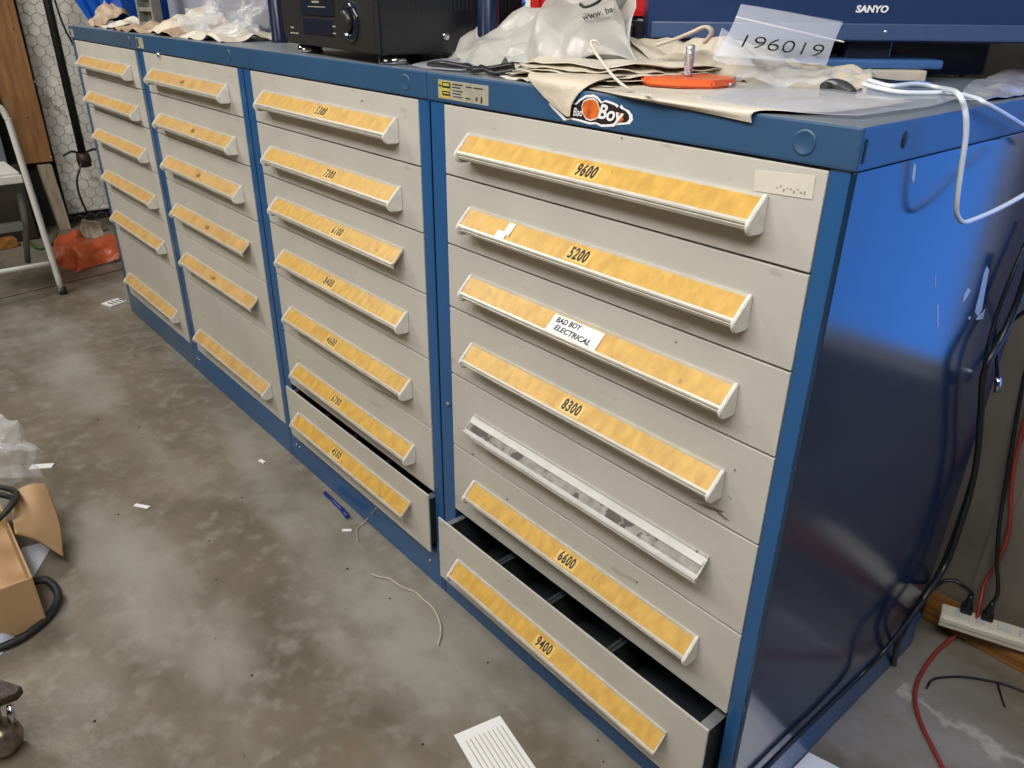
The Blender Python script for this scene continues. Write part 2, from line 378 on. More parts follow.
# ------------------------------------------------------------------ cabinets
SLOPE = math.atan2(.030, .028)
def strip_matrix(x, zt, yo=0.0, t=.5, lift=.0012):
    "frame lying on the sloping label strip"
    y = yo - .0035 - .0235 * t; z = zt - .0035 - .0235 * t
    return Matrix.Translation((x, y - .0007 - lift * .7, z + lift * .7)) @ Matrix.Rotation(math.radians(45), 4, 'X')
def handle(par, x0, x1, zt, yo, capL, capR, insert, ins_mat, rim='rim'):
    q = MB()
    prof = [(0, 0), (-.0036, .0004), (-.0046, -.0026), (-.0262, -.0250), (-.0280, -.0236), (-.0300, -.0260), (-.0303, -.0284), (-.0290, -.0292),
            (-.0286, -.0312), (-.0292, -.0318), (-.0272, -.0362), (-.0240, -.0372), (-.0256, -.0290), (0, -.0048)]
    q.prism([(p[0] + yo, p[1] + zt) for p in prof], x0 + .004, x1 - .004, 'x')
    h = q.build('handle', M[rim], par)
    cp = [(0, .0012), (-.0045, .0016), (-.0325, -.0265), (-.0335, -.0320), (-.0310, -.0385), (-.0250, -.0430), (-.0060, -.0440), (0, -.0425)]
    for flag, a, b in ((capL, x0, x0 + .0055), (capR, x1 - .0055, x1)):
        if flag:
            q = MB(); q.prism([(p[0] + yo, p[1] + zt) for p in cp], a, b, 'x', .0012); q.build('end_cap', M['cap'], par)
    if insert:
        q = MB()
        a, b = x0 + .0065, x1 - .0065
        q.prism([(-.0050 + yo, -.0022 + zt), (-.0256 + yo, -.0240 + zt), (-.0262 + yo, -.0252 + zt), (-.0050 + yo, -.0036 + zt)], a, b, 'x')
        q.build('label_insert', M[ins_mat], par)
    else:
        q = MB(); m0 = strip_matrix((x0 + x1) / 2, zt, yo, .5, .0006); hl = (x1 - x0) / 2 - .006
        q.box(-hl, hl, -.0095, .0040, -.0006, .0004, 0, m0); q.build('empty_holder', M['holder_dirty'], par)
        q = MB(); q.box(-hl, hl, .0040, .0120, .0004, .0022, .0006, m0); q.box(-hl, hl, .0052, .0064, .0020, .0030, 0, m0); q.build('upper_rail', M['alu'], par)
    return h
def number(par, txt, x, zt, yo, size=.0262, back=True, x0c=True):
    if back:
        q = MB(); w = .0235
        q.box(-w, w, -.0122, .0122, -.0004, .0001, 0, strip_matrix(x, zt, yo, .5, .0012)); q.build('number_backing', M['yellow_tag'], par)
    text('number', txt, size, strip_matrix(x, zt, yo, .5, .0019) @ Matrix.Rotation(0, 4, 'Z'), M['ink'], par, xs=.62, bold=.00055 if x0c else .0001, shear=.06, space=1.18 if x0c else 1.3)
CT = H - .0454
def cabinet(i, label, lines, handles, drawers, far=False):
    x0 = -W * (4 - i) + .0008; w = W - .0016
    t = thing('tool_drawer_cabinet', label, 'cabinet', (x0, 0, 0))
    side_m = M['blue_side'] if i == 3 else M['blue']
    BL = M['blue_dusty'] if i == 0 else M['blue']
    q = MB()
    q.box(0, .006, .0, D, .0, CT, .001); q.box(.006, w - .006, D - .004, D, .0, CT)
    q.box(.006, w - .006, .03, D - .004, .085, .095)
    q.build('housing', BL, t)
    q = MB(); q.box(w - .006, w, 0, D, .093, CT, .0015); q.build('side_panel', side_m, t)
    q = MB(); q.box(0, .0435, 0, .035, .095, CT, .0012); q.build('corner_post', BL, t)
    q = MB(); q.box(w - .0295, w - .006, 0, .035, .095, CT, .0012); q.build('corner_post', BL, t)
    # top cap: tray with front rail
    q = MB(); q.box(0, w, -.0035, D, CT + .0006, H, .0032)
    q.build('top_cap', M['cap_dusty'] if i == 0 else M['cap_blue'], t)
    q = MB(); q.box(0, w - .0125, -.001, .012, .0, .0945, .0015); q.build('base_channel', BL, t)
    q = MB(); q.box(w - .012, w + (.0035 if i == 3 else 0), -.001, D, .0, .090, .003)
    q.build('base_channel', BL, t)
    q = MB()
    for xx in (w - .062,):
        q.lathe([(.0135, -.0008), (.0135, .0006), (.0120, .0014), (.0108, .0008), (0.0001, .0008)], 28, (0, 0, 0), Matrix.Translation((xx, -.0035, CT + .0225)) @ Matrix.Rotation(PI / 2, 4, 'X'))
    q.build('rail_plug', M['cap_dusty'] if i == 0 else M['cap_blue'], t)
    fx0, fx1 = .0455, w - .0305
    for k in range(len(lines) - 1):
        z1, z0 = lines[k] - .0016, lines[k + 1] + .0016
        dr = drawers[k]; yo = dr.get('y', 0.0) - .0015
        q = MB()
        q.box(fx0, fx1, yo, yo + (.0042 if dr.get('y') else .016), z0, z1, .0012)
        if not dr.get('y'): q.box(fx0 + .01, fx1 - .01, yo + .0159, .5, z0 + .01, z1 - .012)
        d = q.build('drawer', M['face'], t)
        if dr.get('y'):
            tag(d, dr.get('lab'))
            q = MB()
            q.box(fx0 + .012, fx0 + .016, yo + .0043, .55, z0 + .012, z1 - .018); q.box(fx1 - .016, fx1 - .012, yo + .0043, .55, z0 + .012, z1 - .018)
            q.box(fx0 + .012, fx1 - .012, yo + .016, .55, z0 + .008, z0 + .012)
            q.build('drawer_box', M['dark'], d)
            q = MB()
            q.box(fx0 + .008, fx0 + .020, yo + .0043, .4, z1 - .018, z1 - .016); q.build('side_rail', M['steel_edge'], d)
            q = MB(); q.box(fx1 - .024, fx1 - .006, yo + .0043, .4, z1 - .018, z1 - .016)
            q.build('side_rail', M['steel_edge'], d)
            for xx in (.20, .345, .50):
                q = MB(); q.box(xx, xx + .002, yo + .018, .5, z0 + .012, z1 - .040)
                q.box(xx - .006, xx + .008, yo + .018, .16, z1 - .043, z1 - .040); q.build('divider', M['charcoal'], d)
            q = MB(); q.box(fx0 + .02, fx1 - .02, yo + .016, yo + .018, z0 + .012, z1 - .022)
            q.box(fx0 + .02, fx1 - .026, .10, .102, z0 + .012, z1 - .05); q.build('divider', M['dark'], d)
        hz = handles[k]
        hx0, hx1 = .113, w - .095
        handle(d, hx0, hx1, hz, yo, dr.get('cl', 1), dr.get('cr', 1), not dr.get('empty'), 'insert_far' if far else 'insert', 'alu' if dr.get('empty') else 'rim')
        if dr.get('n'):
            if dr.get('faint'):
                text('number', dr['n'], .017, strip_matrix(dr['x'] - x0, hz, yo, .5, .0012), M['ink_faded'], d, xs=.7, bold=.0003, space=1.1)
            else: number(d, dr['n'], dr['x'] - x0, hz, yo, x0c=(i == 3))
        dr['obj'] = d
    return t, x0, w
Z7 = [CT - .0010, .9545, .8335, .7145, .5780, .4190, .2600, .1030]
c4d = [dict(n='9600', x=-.367), dict(n='5200', x=-.374), dict(), dict(n='8300', x=-.373), dict(empty=1, cl=0, cr=0), dict(n='6600', x=-.366), dict(n='9400', x=-.369, y=-.0445, lab='bottom drawer pulled slightly open, marked 9400', cr=0)]
h4 = [1.0302, .9112, .7930, .6640, .5172, .3665, .1925]
c4, x4, w4 = cabinet(3, 'nearest blue drawer cabinet, beige drawers marked 9600 to 9400, glossy blue end', Z7, h4, c4d)
c3d = [dict(n='5300', x=-1.116), dict(n='7200', x=-1.105), dict(n='6100', x=-1.0934, cr=0), dict(n='8400', x=-1.1564), dict(n='4600', x=-1.173), dict(n='6700', x=-1.1788), dict(n='4500', x=-1.1752, y=-.0165, lab='bottom drawer standing slightly open, marked 4500', cr=0)]
h3 = [1.0302, .9075, .7895, .6590, .5080, .3480, .2040]
c3, x3, w3 = cabinet(2, 'blue drawer cabinet under the video recorder, with drawers marked 5300 to 4500', Z7, h3, c3d)
Z6 = [CT - .0010, .9545, .8370, .6970, .5310, .3720, .0960]
c2d = [dict(n='8100', x=-1.894, faint=1), dict(n='7800', x=-1.876, faint=1), dict(n='6800', x=-1.890, faint=1), dict(n='6000', x=-1.889, faint=1, cr=0), dict(n='6300', x=-1.911, faint=1, cr=0), dict()]
h2 = [1.0257, .9010, .7780, .6290, .4690, .2000]
c2, x2, w2 = cabinet(1, 'blue drawer cabinet second from the left end, six drawers with tan label strips', Z6, h2, c2d, True)
c1d = [dict() for _ in range(6)]
h1 = [1.0200, .8990, .7670, .6150, .4580, .2020]
c1, x1_, w1 = cabinet(0, 'farthest blue drawer cabinet at the left end beside the orange bag', Z6, h1, c1d, True)
# dark slot cut at the corner of the near cap and an oval hole in the end
q = MB(); q.box(w4 + .0001 - .0004, w4 + .0012, .004, .0075, 1.079, 1.103, 0); q.build('corner_slot', M['band'], c4)
q = MB(); q.lathe([(.0001, 0), (.0060, 0), (.0060, .0008), (.0001, .0008)], 16, (0, 0, 0), Matrix.Translation((w4 - .0002, .090, 1.0943)) @ Matrix.Rotation(PI / 2, 4, 'Y') @ Matrix.Scale(1.5, 4, (1, 0, 0)))
q.build('oval_hole', M['band'], c4)
# chips in the enamel of the end panel
chip = mat('bare_primer_chip', (.50, .56, .62), .4)
def blotch(pts):
    vv = [P(a, b, 0, -.0005) for a, b in pts]; q = MB()
    q.prism([(v.y, v.z) for v in vv], w4 - .0001, w4 + .0004, 'x'); q.build('paint_chip', chip, c4)
for pts in ([(987, 266), (989, 270), (985, 292), (982, 310), (978, 316), (975, 312), (980, 292), (984, 274)], [(968, 288), (971, 290), (966, 299), (963, 303), (964, 296)],
            [(983, 312), (985, 309), (983, 319), (976, 320), (978, 316)], [(968, 318), (971, 316), (970, 320)], [(914, 163), (916, 165), (915, 178), (913, 184), (912, 178)],
            [(935, 276), (936, 276), (935.6, 288), (935, 288)], [(937, 305), (938.5, 305), (938.5, 325), (937.5, 330)]): blotch(pts)
# screws on the posts
for cc, lst in ((c4, ((.030, .503),)), (c3, ((w3 - .058, .055), (.03, .055), (.05, .056))), (c4, ((.02, .055),)), (c2, ((.018, .055), (.038, .056)))):
    for sx_, sz_ in lst:
        q = MB(); q.lathe([(.0001, .0042), (.003, .004), (.0046, .002), (.005, 0)][::-1], 12, (0, 0, 0), Matrix.Translation((sx_, -.0005, sz_)) @ Matrix.Rotation(PI / 2, 4, 'X'))
        q.build('screw', M['steel_edge'], cc)
# maker's plate
def plate(cc, x, z, wd, hg, detailed):
    pl = MB(); pl.box(x, x + wd, -.0043, -.0033, z, z + hg, .0003); pp = pl.build('maker_plate', M['label_grey'], cc)
    if detailed:
        q = MB(); q.box(x + .003, x + .034, -.0046, -.0042, z + .002, z + hg - .002); q.build('plate_panel', M['label_yellow'], pp)
        q = MB()
        for a, b, c, d in ((.012, .034, .018, .027), (.012, .033, .006, .013), (.040, .066, .0245, .0262), (.040, .060, .0200, .0215), (.040, .066, .0150, .0162), (.040, .062, .0105, .0118), (.042, .066, .006, .0072),
                           (.076, .090, .0235, .025), (.094, .118, .0235, .025), (.074, .086, .006, .0075), (.100, .104, .005, .0105), (.113, .116, .003, .012), (.003, .010, .019, .022)):
            q.box(x + a, x + b, -.0049, -.0045, z + c * hg / .03, z + d * hg / .03)
        q.build('printed_line', M['ink'], pp)
        q = MB(); q.box(x + .0145, x + .0315, -.0052, -.0048, z + .0205, z + .0245); q.box(x + .0145, x + .0305, -.0052, -.0048, z + .0085, z + .0105); q.build('printed_block', M['label_yellow'], pp)
        text('printed_text', 'MODEL  NO.', .0042, Matrix.Translation((x + .10, -.0050, z + .0165)) @ Matrix.Rotation(PI / 2, 4, 'X'), M['ink'], pp) if False else None
    else:
        q = MB(); q.box(x + .004, x + .02, -.0046, -.0042, z + .004, z + hg - .004); q.build('plate_panel', M['charcoal'], pp)
plate(c4, -.7272 - x4, 1.0765, .131, .029, True)
plate(c2, .012, 1.0770, .062, .030, False)
plate(c1, .010, 1.0775, .050, .026, False)
# stickers on the near cabinet
d1 = c4d[0]['obj']
pts = [P(*a, 1, -.002) for a in ((755, 170), (815.5, 176.5), (812, 199.5), (753.5, 190.5))]
q = MB(); q.prism([(p.x - x4, p.z) for p in pts], -.0024, -.0014, 'y'); q.build('tape_label', mat('masking_tape', (.62, .58, .50), .6, var=.06), d1)
q = MB()
for k in range(9):
    xx = -.088 + k * .0042 - x4; zz = 1.0405 + .0025 * math.sin(k * 2.3)
    q.box(xx, xx + .0022, -.0028, -.0023, zz, zz + .0012 + .001 * (k % 3))
q.build('pencil_mark', M['label_grey'], d1)
def strip_patch(par, x0_, x1_, zt, name, m, t0=.03, t1=.97, lift=.0022):
    m0 = strip_matrix((x0_ + x1_) / 2 - x4, zt, -.0015, .5, lift)
    q = MB(); hw = (x1_ - x0_) / 2; hh = .0157
    q.box(-hw, hw, (-.5 + t0) * hh * 2, (-.5 + t1) * hh * 2, -.0003, .0001, 0, m0); return q.build(name, m, par), m0
d2 = c4d[1]['obj']
strip_patch(d2, -.552, -.530, h4[1], 'sticker_scrap', M['white'], .02, .45); strip_patch(d2, -.537, -.523, h4[1], 'sticker_scrap', M['white'], .30, .98, .0026)
d3 = c4d[2]['obj']
s3, m3 = strip_patch(d3, -.4265, -.3215, h4[2], 'handwritten_sticker', M['white'])
text('handwriting', 'BAD BOY', .0125, m3 @ Matrix.Translation((-.018, .0072, .0006)) @ Matrix.Rotation(.03, 4, 'Z'), M['ink'], d3, xs=.95, shear=.1, bold=.0002)
text('handwriting', 'ELECTRICAL', .0125, m3 @ Matrix.Translation((.0, -.0068, .0006)) @ Matrix.Rotation(-.03, 4, 'Z'), M['ink'], d3, xs=1.12, shear=.15, bold=.0002)
def scratch(cab, x0_, d, pts, y=-.0019):
    vv = [P(a, b, 1, -.0015) for a, b in pts]; q = MB(); q.prism([(v.x - x0_, v.z) for v in vv], y, -.0013, 'y'); q.build('scratch', M['scuff'], d)
M['scuff'] = mat('dark_scuff', (.20, .175, .14), .6)
scratch(c4, x4, c4d[3]['obj'], [(694, 502), (712, 507), (724, 511), (722, 513), (708, 509)]); scratch(c4, x4, c4d[3]['obj'], [(716, 509), (730, 521), (726, 520), (718, 514)])
for a, b, k in ((473, 454, 4), (507, 499, 5), (622, 138, 0), (676, 342, 2), (362, 101, -1), (735, 470, 3), (637, 582, 5)):
    if k == -1: scratch(c3, x3, c3d[0]['obj'], [(a - 1.5, b), (a, b - 1.2), (a + 1.6, b), (a, b + 1.3)])
    else: scratch(c4, x4, c4d[k]['obj'], [(a - 1.3, b), (a, b - 1.4), (a + 1.3, b + .2), (a, b + 1.5)])
scratch(c3, x3, c3d[4]['obj'], [(370, 386), (378, 389), (392, 397), (399, 401), (391, 398), (378, 391)])
# die-cut sticker on the rail
out = [(551, 107), (549, 104), (551, 101), (556, 98), (575, 104), (580, 99), (586, 95), (594, 94.5), (598, 97), (602, 102), (606, 100), (611, 101.5), (617, 104), (620, 107), (621.5, 104.5), (624, 108), (629, 110.5), (632.5, 115), (633, 120), (630, 124),
       (618, 125), (612, 126.5), (602, 127), (596, 124), (590, 124.5), (580, 121.5), (571, 119.5), (564, 120.5), (560, 116)]
def poly_on_rail(px, y0, y1, name, m, par, shrink=0):
    vv = [P(a, b, 1, -.0035) for a, b in px]
    if shrink:
        cx = sum(v.x for v in vv) / len(vv); cz = sum(v.z for v in vv) / len(vv)
        vv = [Vector((cx + (v.x - cx) * (1 - shrink * .5), 0, cz + (v.z - cz) * (1 - shrink))) for v in vv]
    q = MB(); q.prism([(v.x - x4, v.z) for v in vv], y0, y1, 'y'); return q.build(name, m, par)
st = poly_on_rail(out, -.0040, -.0034, 'logo_sticker', M['logo_white'], c4)
poly_on_rail(out, -.0043, -.0039, 'sticker_ground', M['logo_black'], st, .17)
poly_on_rail([(584, 101), (588, 98.5), (594, 98), (598, 101), (600, 108), (601, 114), (597, 119), (591, 121), (586, 119), (583, 113), (582, 106)], -.0045, -.0042, 'sticker_outline', M['logo_white'], st)
poly_on_rail([(584, 101), (588, 98.5), (594, 98), (598, 101), (600, 108), (601, 114), (597, 119), (591, 121), (586, 119), (583, 113), (582, 106)], -.0047, -.0044, 'sticker_emblem', M['logo_orange'], st, .12)
poly_on_rail([(617, 121), (619, 114), (621, 112), (623, 115), (624, 120), (621, 122)], -.0047, -.0042, 'sticker_emblem', M['logo_orange'], st)
def rail_text(txt, px, py, size, m, **k):
    p = P(px, py, 1, -.0045)
    text('sticker_lettering', txt, size, Matrix.Translation((p.x - x4, -.0047, p.z)) @ Matrix.Rotation(PI / 2, 4, 'X') @ Matrix.Rotation(k.pop('r', 0), 4, 'Z'), m, st, **k)
rail_text('Boy', 609, 114, .026, M['logo_white'], xs=1.05, shear=.3, bold=.0006, r=-.06)
rail_text('Bad', 577.5, 112.5, .015, M['logo_white'], xs=.8, shear=.3, r=.05)
rail_text('ZT', 628, 117, .011, M['logo_white'], xs=.9, shear=.3) if False else None
# small lock knob on top drawer of second cabinet
q = MB(); q.lathe([(.0001, .006), (.006, .0055), (.007, .002), (.007, 0)][::-1], 14, (0, 0, 0), Matrix.Translation((P(160, 55, 1, 0).x - x2, -.0015, P(160, 55, 1, 0).z)) @ Matrix.Rotation(PI / 2, 4, 'X'))
q.build('knob', M['chrome'], c2d[0]['obj'])
# thin dark film of dirt on tops: pale grey worn top
exec_top = M['blue']

# ------------------------------------------------------------------ things on the cabinets
# television
TC = Vector((-.237, .455, 1.1705)); TY = math.radians(49.4)
tv = thing('television', 'black flat television with a painted-in blue sheen behind the papers on the nearest cabinet', 'television', (TC.x, TC.y, 1.1345), TY)
zb = TC.z - 1.1345; TW = .345
q = MB(); q.box(-TW, TW, 0, .05, zb, zb + .45, .006); q.box(-TW + .06, TW - .06, .05, .085, zb + .012, zb + .33, .015); q.build('housing', M['tv'], tv)
q = MB(); q.box(-TW + .006, TW - .006, -.004, .001, zb + .003, zb + .026, .002); q.build('speaker_band', M['tv_band'], tv)
q = MB(); q.box(-TW + .03, TW - .03, -.001, .001, zb + .065, zb + .42); q.build('screen', M['screen'], tv)
text('logo_lettering', 'SANYO', .0128, Matrix.Translation((-.014, -.0012, zb + .045)) @ Matrix.Rotation(PI / 2, 4, 'X'), M['white'], tv, xs=1.12, bold=.0005, shear=.1)
q = MB(); q.lathe([(.0001, .001), (.003, .001), (.003, 0)][::-1], 12, (0, 0, 0), Matrix.Translation((.012, -.004, zb + .015)) @ Matrix.Rotation(PI / 2, 4, 'X')); q.build('indicator_lamp', M['chrome'], tv)
q = MB(); q.box(-.035, .035, .015, .05, .012, zb + .02, .003); q.build('neck', M['black_gloss'], tv)
q = MB(); q.box(-.18, .106, -.012, .12, 0, .013, .004); q.build('stand', M['tv_stand'], tv)
# folded card under the television
cb = MB(); mt = Matrix.Translation((TC.x, TC.y, 0)) @ Matrix.Rotation(TY, 4, 'Z')
cb.box(-.12, .075, -.03, .125, H + .0005, 1.134, .002, mt)
tag(cb.build('magazine_stack', M['cream'],), 'thin cream stack of booklets under the television stand', 'booklets')
q = MB(); q.box(-.25, .25, .132, .165, H + .0005, 1.19, .003, mt)  # added filler, keeps the gap under the bezel dark
tag(q.build('dark_filler', M['black_plastic']), 'black filler box darkening the gap behind the television stand', 'box')
# video recorder
vy = math.atan2(-.040, .43)
vcr = thing('video_recorder', 'black video cassette recorder on silver feet standing on the third cabinet', 'video recorder', (-1.318, .027, H + .0008), vy)
q = MB(); q.box(0, .44, 0, .30, .0165, .118, .003); q.build('housing', M['black_plastic'], vcr)
q = MB(); q.prism([(-.010, .040), (-.010, .1135), (0, .1165), (0.0, .018), (-.004, .018)], .002, .438, 'x', .001); q.build('front_panel', M['vcr'], vcr)
q = MB(); q.box(.115, .275, -.0125, -.009, .074, .108, .001); q.build('cassette_flap', M['black_gloss'], vcr)
text('lettering', 'JVC', .009, Matrix.Translation((.190, -.0128, .098)) @ Matrix.Rotation(PI / 2, 4, 'X'), M['label_grey'], vcr, bold=.0001) if False else None
q = MB(); q.box(.155, .240, -.0130, -.0124, .0885, .0900); q.box(.178, .212, -.0130, -.0124, .0960, .0995); q.box(.045, .062, -.0108, -.0098, .047, .050); q.box(.04, .085, -.0108, -.0098, .037, .0395); q.box(.262, .275, -.0108, -.0098, .056, .0585); q.box(.262, .275, -.0108, -.0098, .044, .0465)
q.build('printed_mark', M['label_grey'], vcr)
q = MB(); q.box(.118, .262, -.0118, -.0095, .040, .068, .001); q.build('display_window', M['black_gloss'], vcr)
R90 = Matrix.Rotation(PI / 2, 4, 'X')
q = MB(); q.lathe([(.0001, 0), (.034, 0), (.034, .004), (.030, .008), (.025, .0085), (.024, .006), (.0001, .006)], 32, (0, 0, 0), Matrix.Translation((.345, -.009, .068)) @ R90); q.build('jog_ring', M['black_gloss'], vcr)
q = MB(); q.lathe([(.0001, 0), (.020, 0), (.019, .010), (.014, .012), (.0001, .011)], 28, (0, 0, 0), Matrix.Translation((.345, -.014, .068)) @ R90); q.build('jog_dial', M['vcr'], vcr)
q = MB()
for k in range(26): q.box(.4398, .4408, .055 + k * .0085, .059 + k * .0085, .085, .112)
q.build('vent_slots', M['band'], vcr)
q = MB(); q.lathe([(.0001, .003), (.006, .003), (.008, 0)][::-1], 16, (0, 0, 0), Matrix.Translation((.440, .130, .045)) @ Matrix.Rotation(PI / 2, 4, 'Y')); q.build('screw', M['chrome'], vcr)
for fx, fy in ((.035, .032), (.425 - .02, .040), (.035, .28), (.405, .28)):
    q = MB(); q.lathe([(.026, 0), (.027, .002), (.027, .011), (.024, .0125), (.022, .013), (.022, .017)], 28, (fx, fy, 0)); q.build('foot', M['chrome'], vcr)
# posts
def post(x, y, label):
    q = MB(); q.lathe([(.021, 0), (.0215, .002), (.0195, .008), (.0195, .42), (.0165, .424)], 24, (x, y, H + .0006))
    tag(q.build('metal_post', M['post']), label, 'post', 'round posts beside the video recorder')
post(-1.648, .160, 'round blue-black post standing left of the video recorder')
post(-.815, .172, 'round blue-black post standing right of the video recorder')
# red tool case on a black box, behind
q = MB(); q.box(-1.30, -.60, .50, .62, H + .0005, 1.192, .006)
for k in range(9): q.box(-1.28 + k * .078, -1.225 + k * .078, .494, .502, 1.13, 1.18, .003)
tag(q.build('black_crate', M['black_plastic']), 'black ribbed crate behind the white bag, under the red case', 'crate')
rc = thing('red_tool_case', 'red plastic case with white and blue labels behind the white bag', 'case', (-.95, .55, 1.1925))
q = MB(); q.box(-.33, .33, -.06, .07, 0, .20, .012)
for k in range(7): q.box(-.28 + k * .085, -.245 + k * .085, -.068, -.058, .004, .15, .003)
q.build('shell', M['red'], rc)
q = MB(); q.box(-.30, .30, -.0685, -.060, .060, .075, .003); q.build('lid_rim', M['black_plastic'], rc)
q = MB(); q.box(-.175, -.10, -.0705, -.0685, .004, .042, .002); q.build('sticker', M['white'], rc)
q = MB(); q.lathe([(.0001, .001), (.017, .001), (.017, 0)][::-1], 20, (0, 0, 0), Matrix.Translation((-.14, -.0706, .022)) @ Matrix.Rotation(PI / 2, 4, 'X') @ Matrix.Scale(1.5, 4, (1, 0, 0)) @ Matrix.Scale(.6, 4, (0, 1, 0))); q.build('sticker_oval', M['bluebin'], rc)
# orange disc with bolt
od = thing('orange_plate', 'orange painted metal plate with an upright bolt on the paper pile', 'metal plate', (-.316, .121, 1.1228), .55)
q = MB(); out_ = [(-.066, -.012), (-.050, -.040), (-.010, -.052), (.034, -.044), (.056, -.020), (.060, .014), (.036, .044), (-.008, .054), (-.050, .036)]
q.prism(out_, 0, .0105, 'z', .0028); q.build('plate', M['orange'], od)
q = MB(); q.lathe([(.0058, 0), (.0058, .0400), (.0048, .0418)], 16, (-.004, 0, .008)); 
for k in range(14): q.lathe([(.0058, 0), (.0065, .0007), (.0058, .0014)], 14, (-.004, 0, .012 + k * .0020))
q.build('bolt', M['bolt'], od)
q = MB(); q.lathe([(.006, 0), (.006, .005)], 6, (.052, -.018, .001)); q.build('nut', M['bolt'], od)
# ---- paper pile
def pz(px, py, z): return P(px, py, 2, z)
def flat(name, pxs, z, m, label, cat, group=None, amp=.006, f=10, seed=1, nu=26, nv=20, lift=None, **k):
    "sheet lying on the top; control grid given on the plane z"
    ctrl = [[pz(a[0], a[1], a[2] if len(a) > 2 else z) for a in r] for r in pxs]
    o = sheet(name, ctrl, m, None, nu, nv, amp, f, seed, floor=H + .0005, **k)
    return tag(o, label, cat, group)
def wsheet(name, ctrl, m, label, cat, group=None, **k):
    return tag(sheet(name, ctrl, m, None, **k), label, cat, group)
G1 = 'loose papers and empty bags on the nearest cabinet'
T = H
# big base sheet along the front right
wsheet('paper_sheet', [[(-.40, .006, T + .003), (-.31, -.0062, T + .000), (-.21, -.0066, T - .005), (-.128, -.0070, T - .010)],
                       [(-.40, .020, T + .004), (-.31, -.0035, T + .0034), (-.21, -.0040, T + .0034), (-.122, -.0040, T + .0030)],
                       [(-.42, .12, T + .006), (-.31, .10, T + .006), (-.20, .08, T + .006), (-.07, .055, T + .003)],
                       [(-.45, .25, T + .008), (-.33, .24, T + .010), (-.20, .23, T + .008), (-.055, .22, T + .004)]], M['cream2'],
       'cream paper sheet in front of the orange plate, its corner lapping the blue rail', 'paper', G1, nu=30, nv=40, amp=.0012, f=9, seed=3, thick=.0006)
wsheet('plastic_sleeve', [[(-.22, .015, T + .006), (-.10, .012, T + .004), (-.030, .040, T + .003)],
                          [(-.25, .13, T + .009), (-.10, .14, T + .007), (-.020, .16, T + .004)],
                          [(-.28, .26, T + .010), (-.12, .28, T + .009), (-.035, .30, T + .004)]], M['clear_bag'],
       'clear plastic sleeve lying flat near the right front corner of the top', 'plastic sleeve', G1, nu=34, nv=30, amp=.006, f=14, seed=9, thick=.0004)
# stacked cream bags at left
for k in range(5):
    z = T + .002 + k * .0062; s = k * .008
    labs = ['lowest cream paper bag of the stack beside the maker\'s plate', 'cream paper bag second from the bottom of the stack by the rail',
            'cream paper bag in the middle of the stack by the rail', 'cream paper bag second from the top of the stack by the rail', 'topmost cream paper bag of the stack, its flap lifted']
    wsheet('paper_bag', [[(-.60 + s * 1.3, .022 + s * .4, z), (-.49, .004 + s * .5, z + .001), (-.37 - s, .020 + s, z)],
                         [(-.62 + s, .10, z + .002), (-.49, .09, z + .004), (-.34 - s * .5, .10, z + .002)],
                         [(-.66 + s, .22, z + .001), (-.49, .22, z + .003), (-.32, .22, z)]], M['cream' if k % 2 else 'cream2'], labs[k], 'paper bag', 'stacked cream paper bags at the rail', nu=50, nv=44, amp=.012, f=30, seed=20 + k * 1.3, thick=.0012, edge=.002)
# hanging triangular flap
wsheet('torn_paper', [[(-.525, .06, T + .018), (-.46, .05, T + .020), (-.375, .06, T + .018)],
                      [(-.515, .004, T + .012), (-.455, -.006, T + .012), (-.385, .004, T + .011)],
                      [(-.470, -.0085, T - .012), (-.440, -.010, T - .013), (-.407, -.009, T - .012)],
                      [(-.424, -.0085, T - .034), (-.419, -.009, T - .035), (-.414, -.0085, T - .035)]], M['cream'],
       'cream paper hanging in a point over the rail beside the logo sticker', 'paper', G1, nu=22, nv=24, amp=.003, f=14, seed=4, thick=.0006)
# mid pile of cream sheets rising to a folded crease (px 640-760, y 28-80)
wsheet('crumpled_bag', [[(-.40, .175, T + .018), (-.32, .185, T + .018), (-.24, .20, T + .014), (-.13, .22, T + .006)],
                        [(-.46, .160, T + .044), (-.375, .225, T + .048), (-.28, .27, T + .034), (-.15, .29, T + .014)],
                        [(-.475, .172, T + .050), (-.40, .24, T + .055), (-.31, .30, T + .040), (-.22, .36, T + .020)]], M['cream'],
       'crumpled cream paper bag behind the orange plate', 'paper bag', G1, nu=80, nv=70, amp=.050, f=30, seed=6, thick=.0008)
wsheet('paper_bag', [[(-.54, .125, T + .030), (-.46, .12, T + .030), (-.385, .17, T + .022)],
                     [(-.555, .145, T + .040), (-.485, .14, T + .046), (-.42, .17, T + .040)],
                     [(-.57, .17, T + .046), (-.51, .16, T + .055), (-.46, .165, T + .055)]], M['cream2'],
       'cream paper bag between the orange plate and the white plastic bag', 'paper bag', G1, nu=50, nv=40, amp=.018, f=24, seed=8, thick=.0008)
# narrow folded loop
q = MB(); pp = [P(655, 47, 1, .135), P(676, 40, 1, .14), P(692, 33.5, 1, .15), P(704, 28.5, 1, .155), P(709, 33, 1, .16), P(702, 42, 1, .165)]
q2 = []
for p_ in pp: q2.append([p_, p_ + Vector((-.006, .014, .0))])
q.b.free(); wsheet('paper_band', [list(r) for r in zip(*q2)], M['cream'], 'cream paper band folded into a loop above the pile', 'paper', G1, nu=30, nv=4, amp=.001, f=9, seed=2, thick=.004)
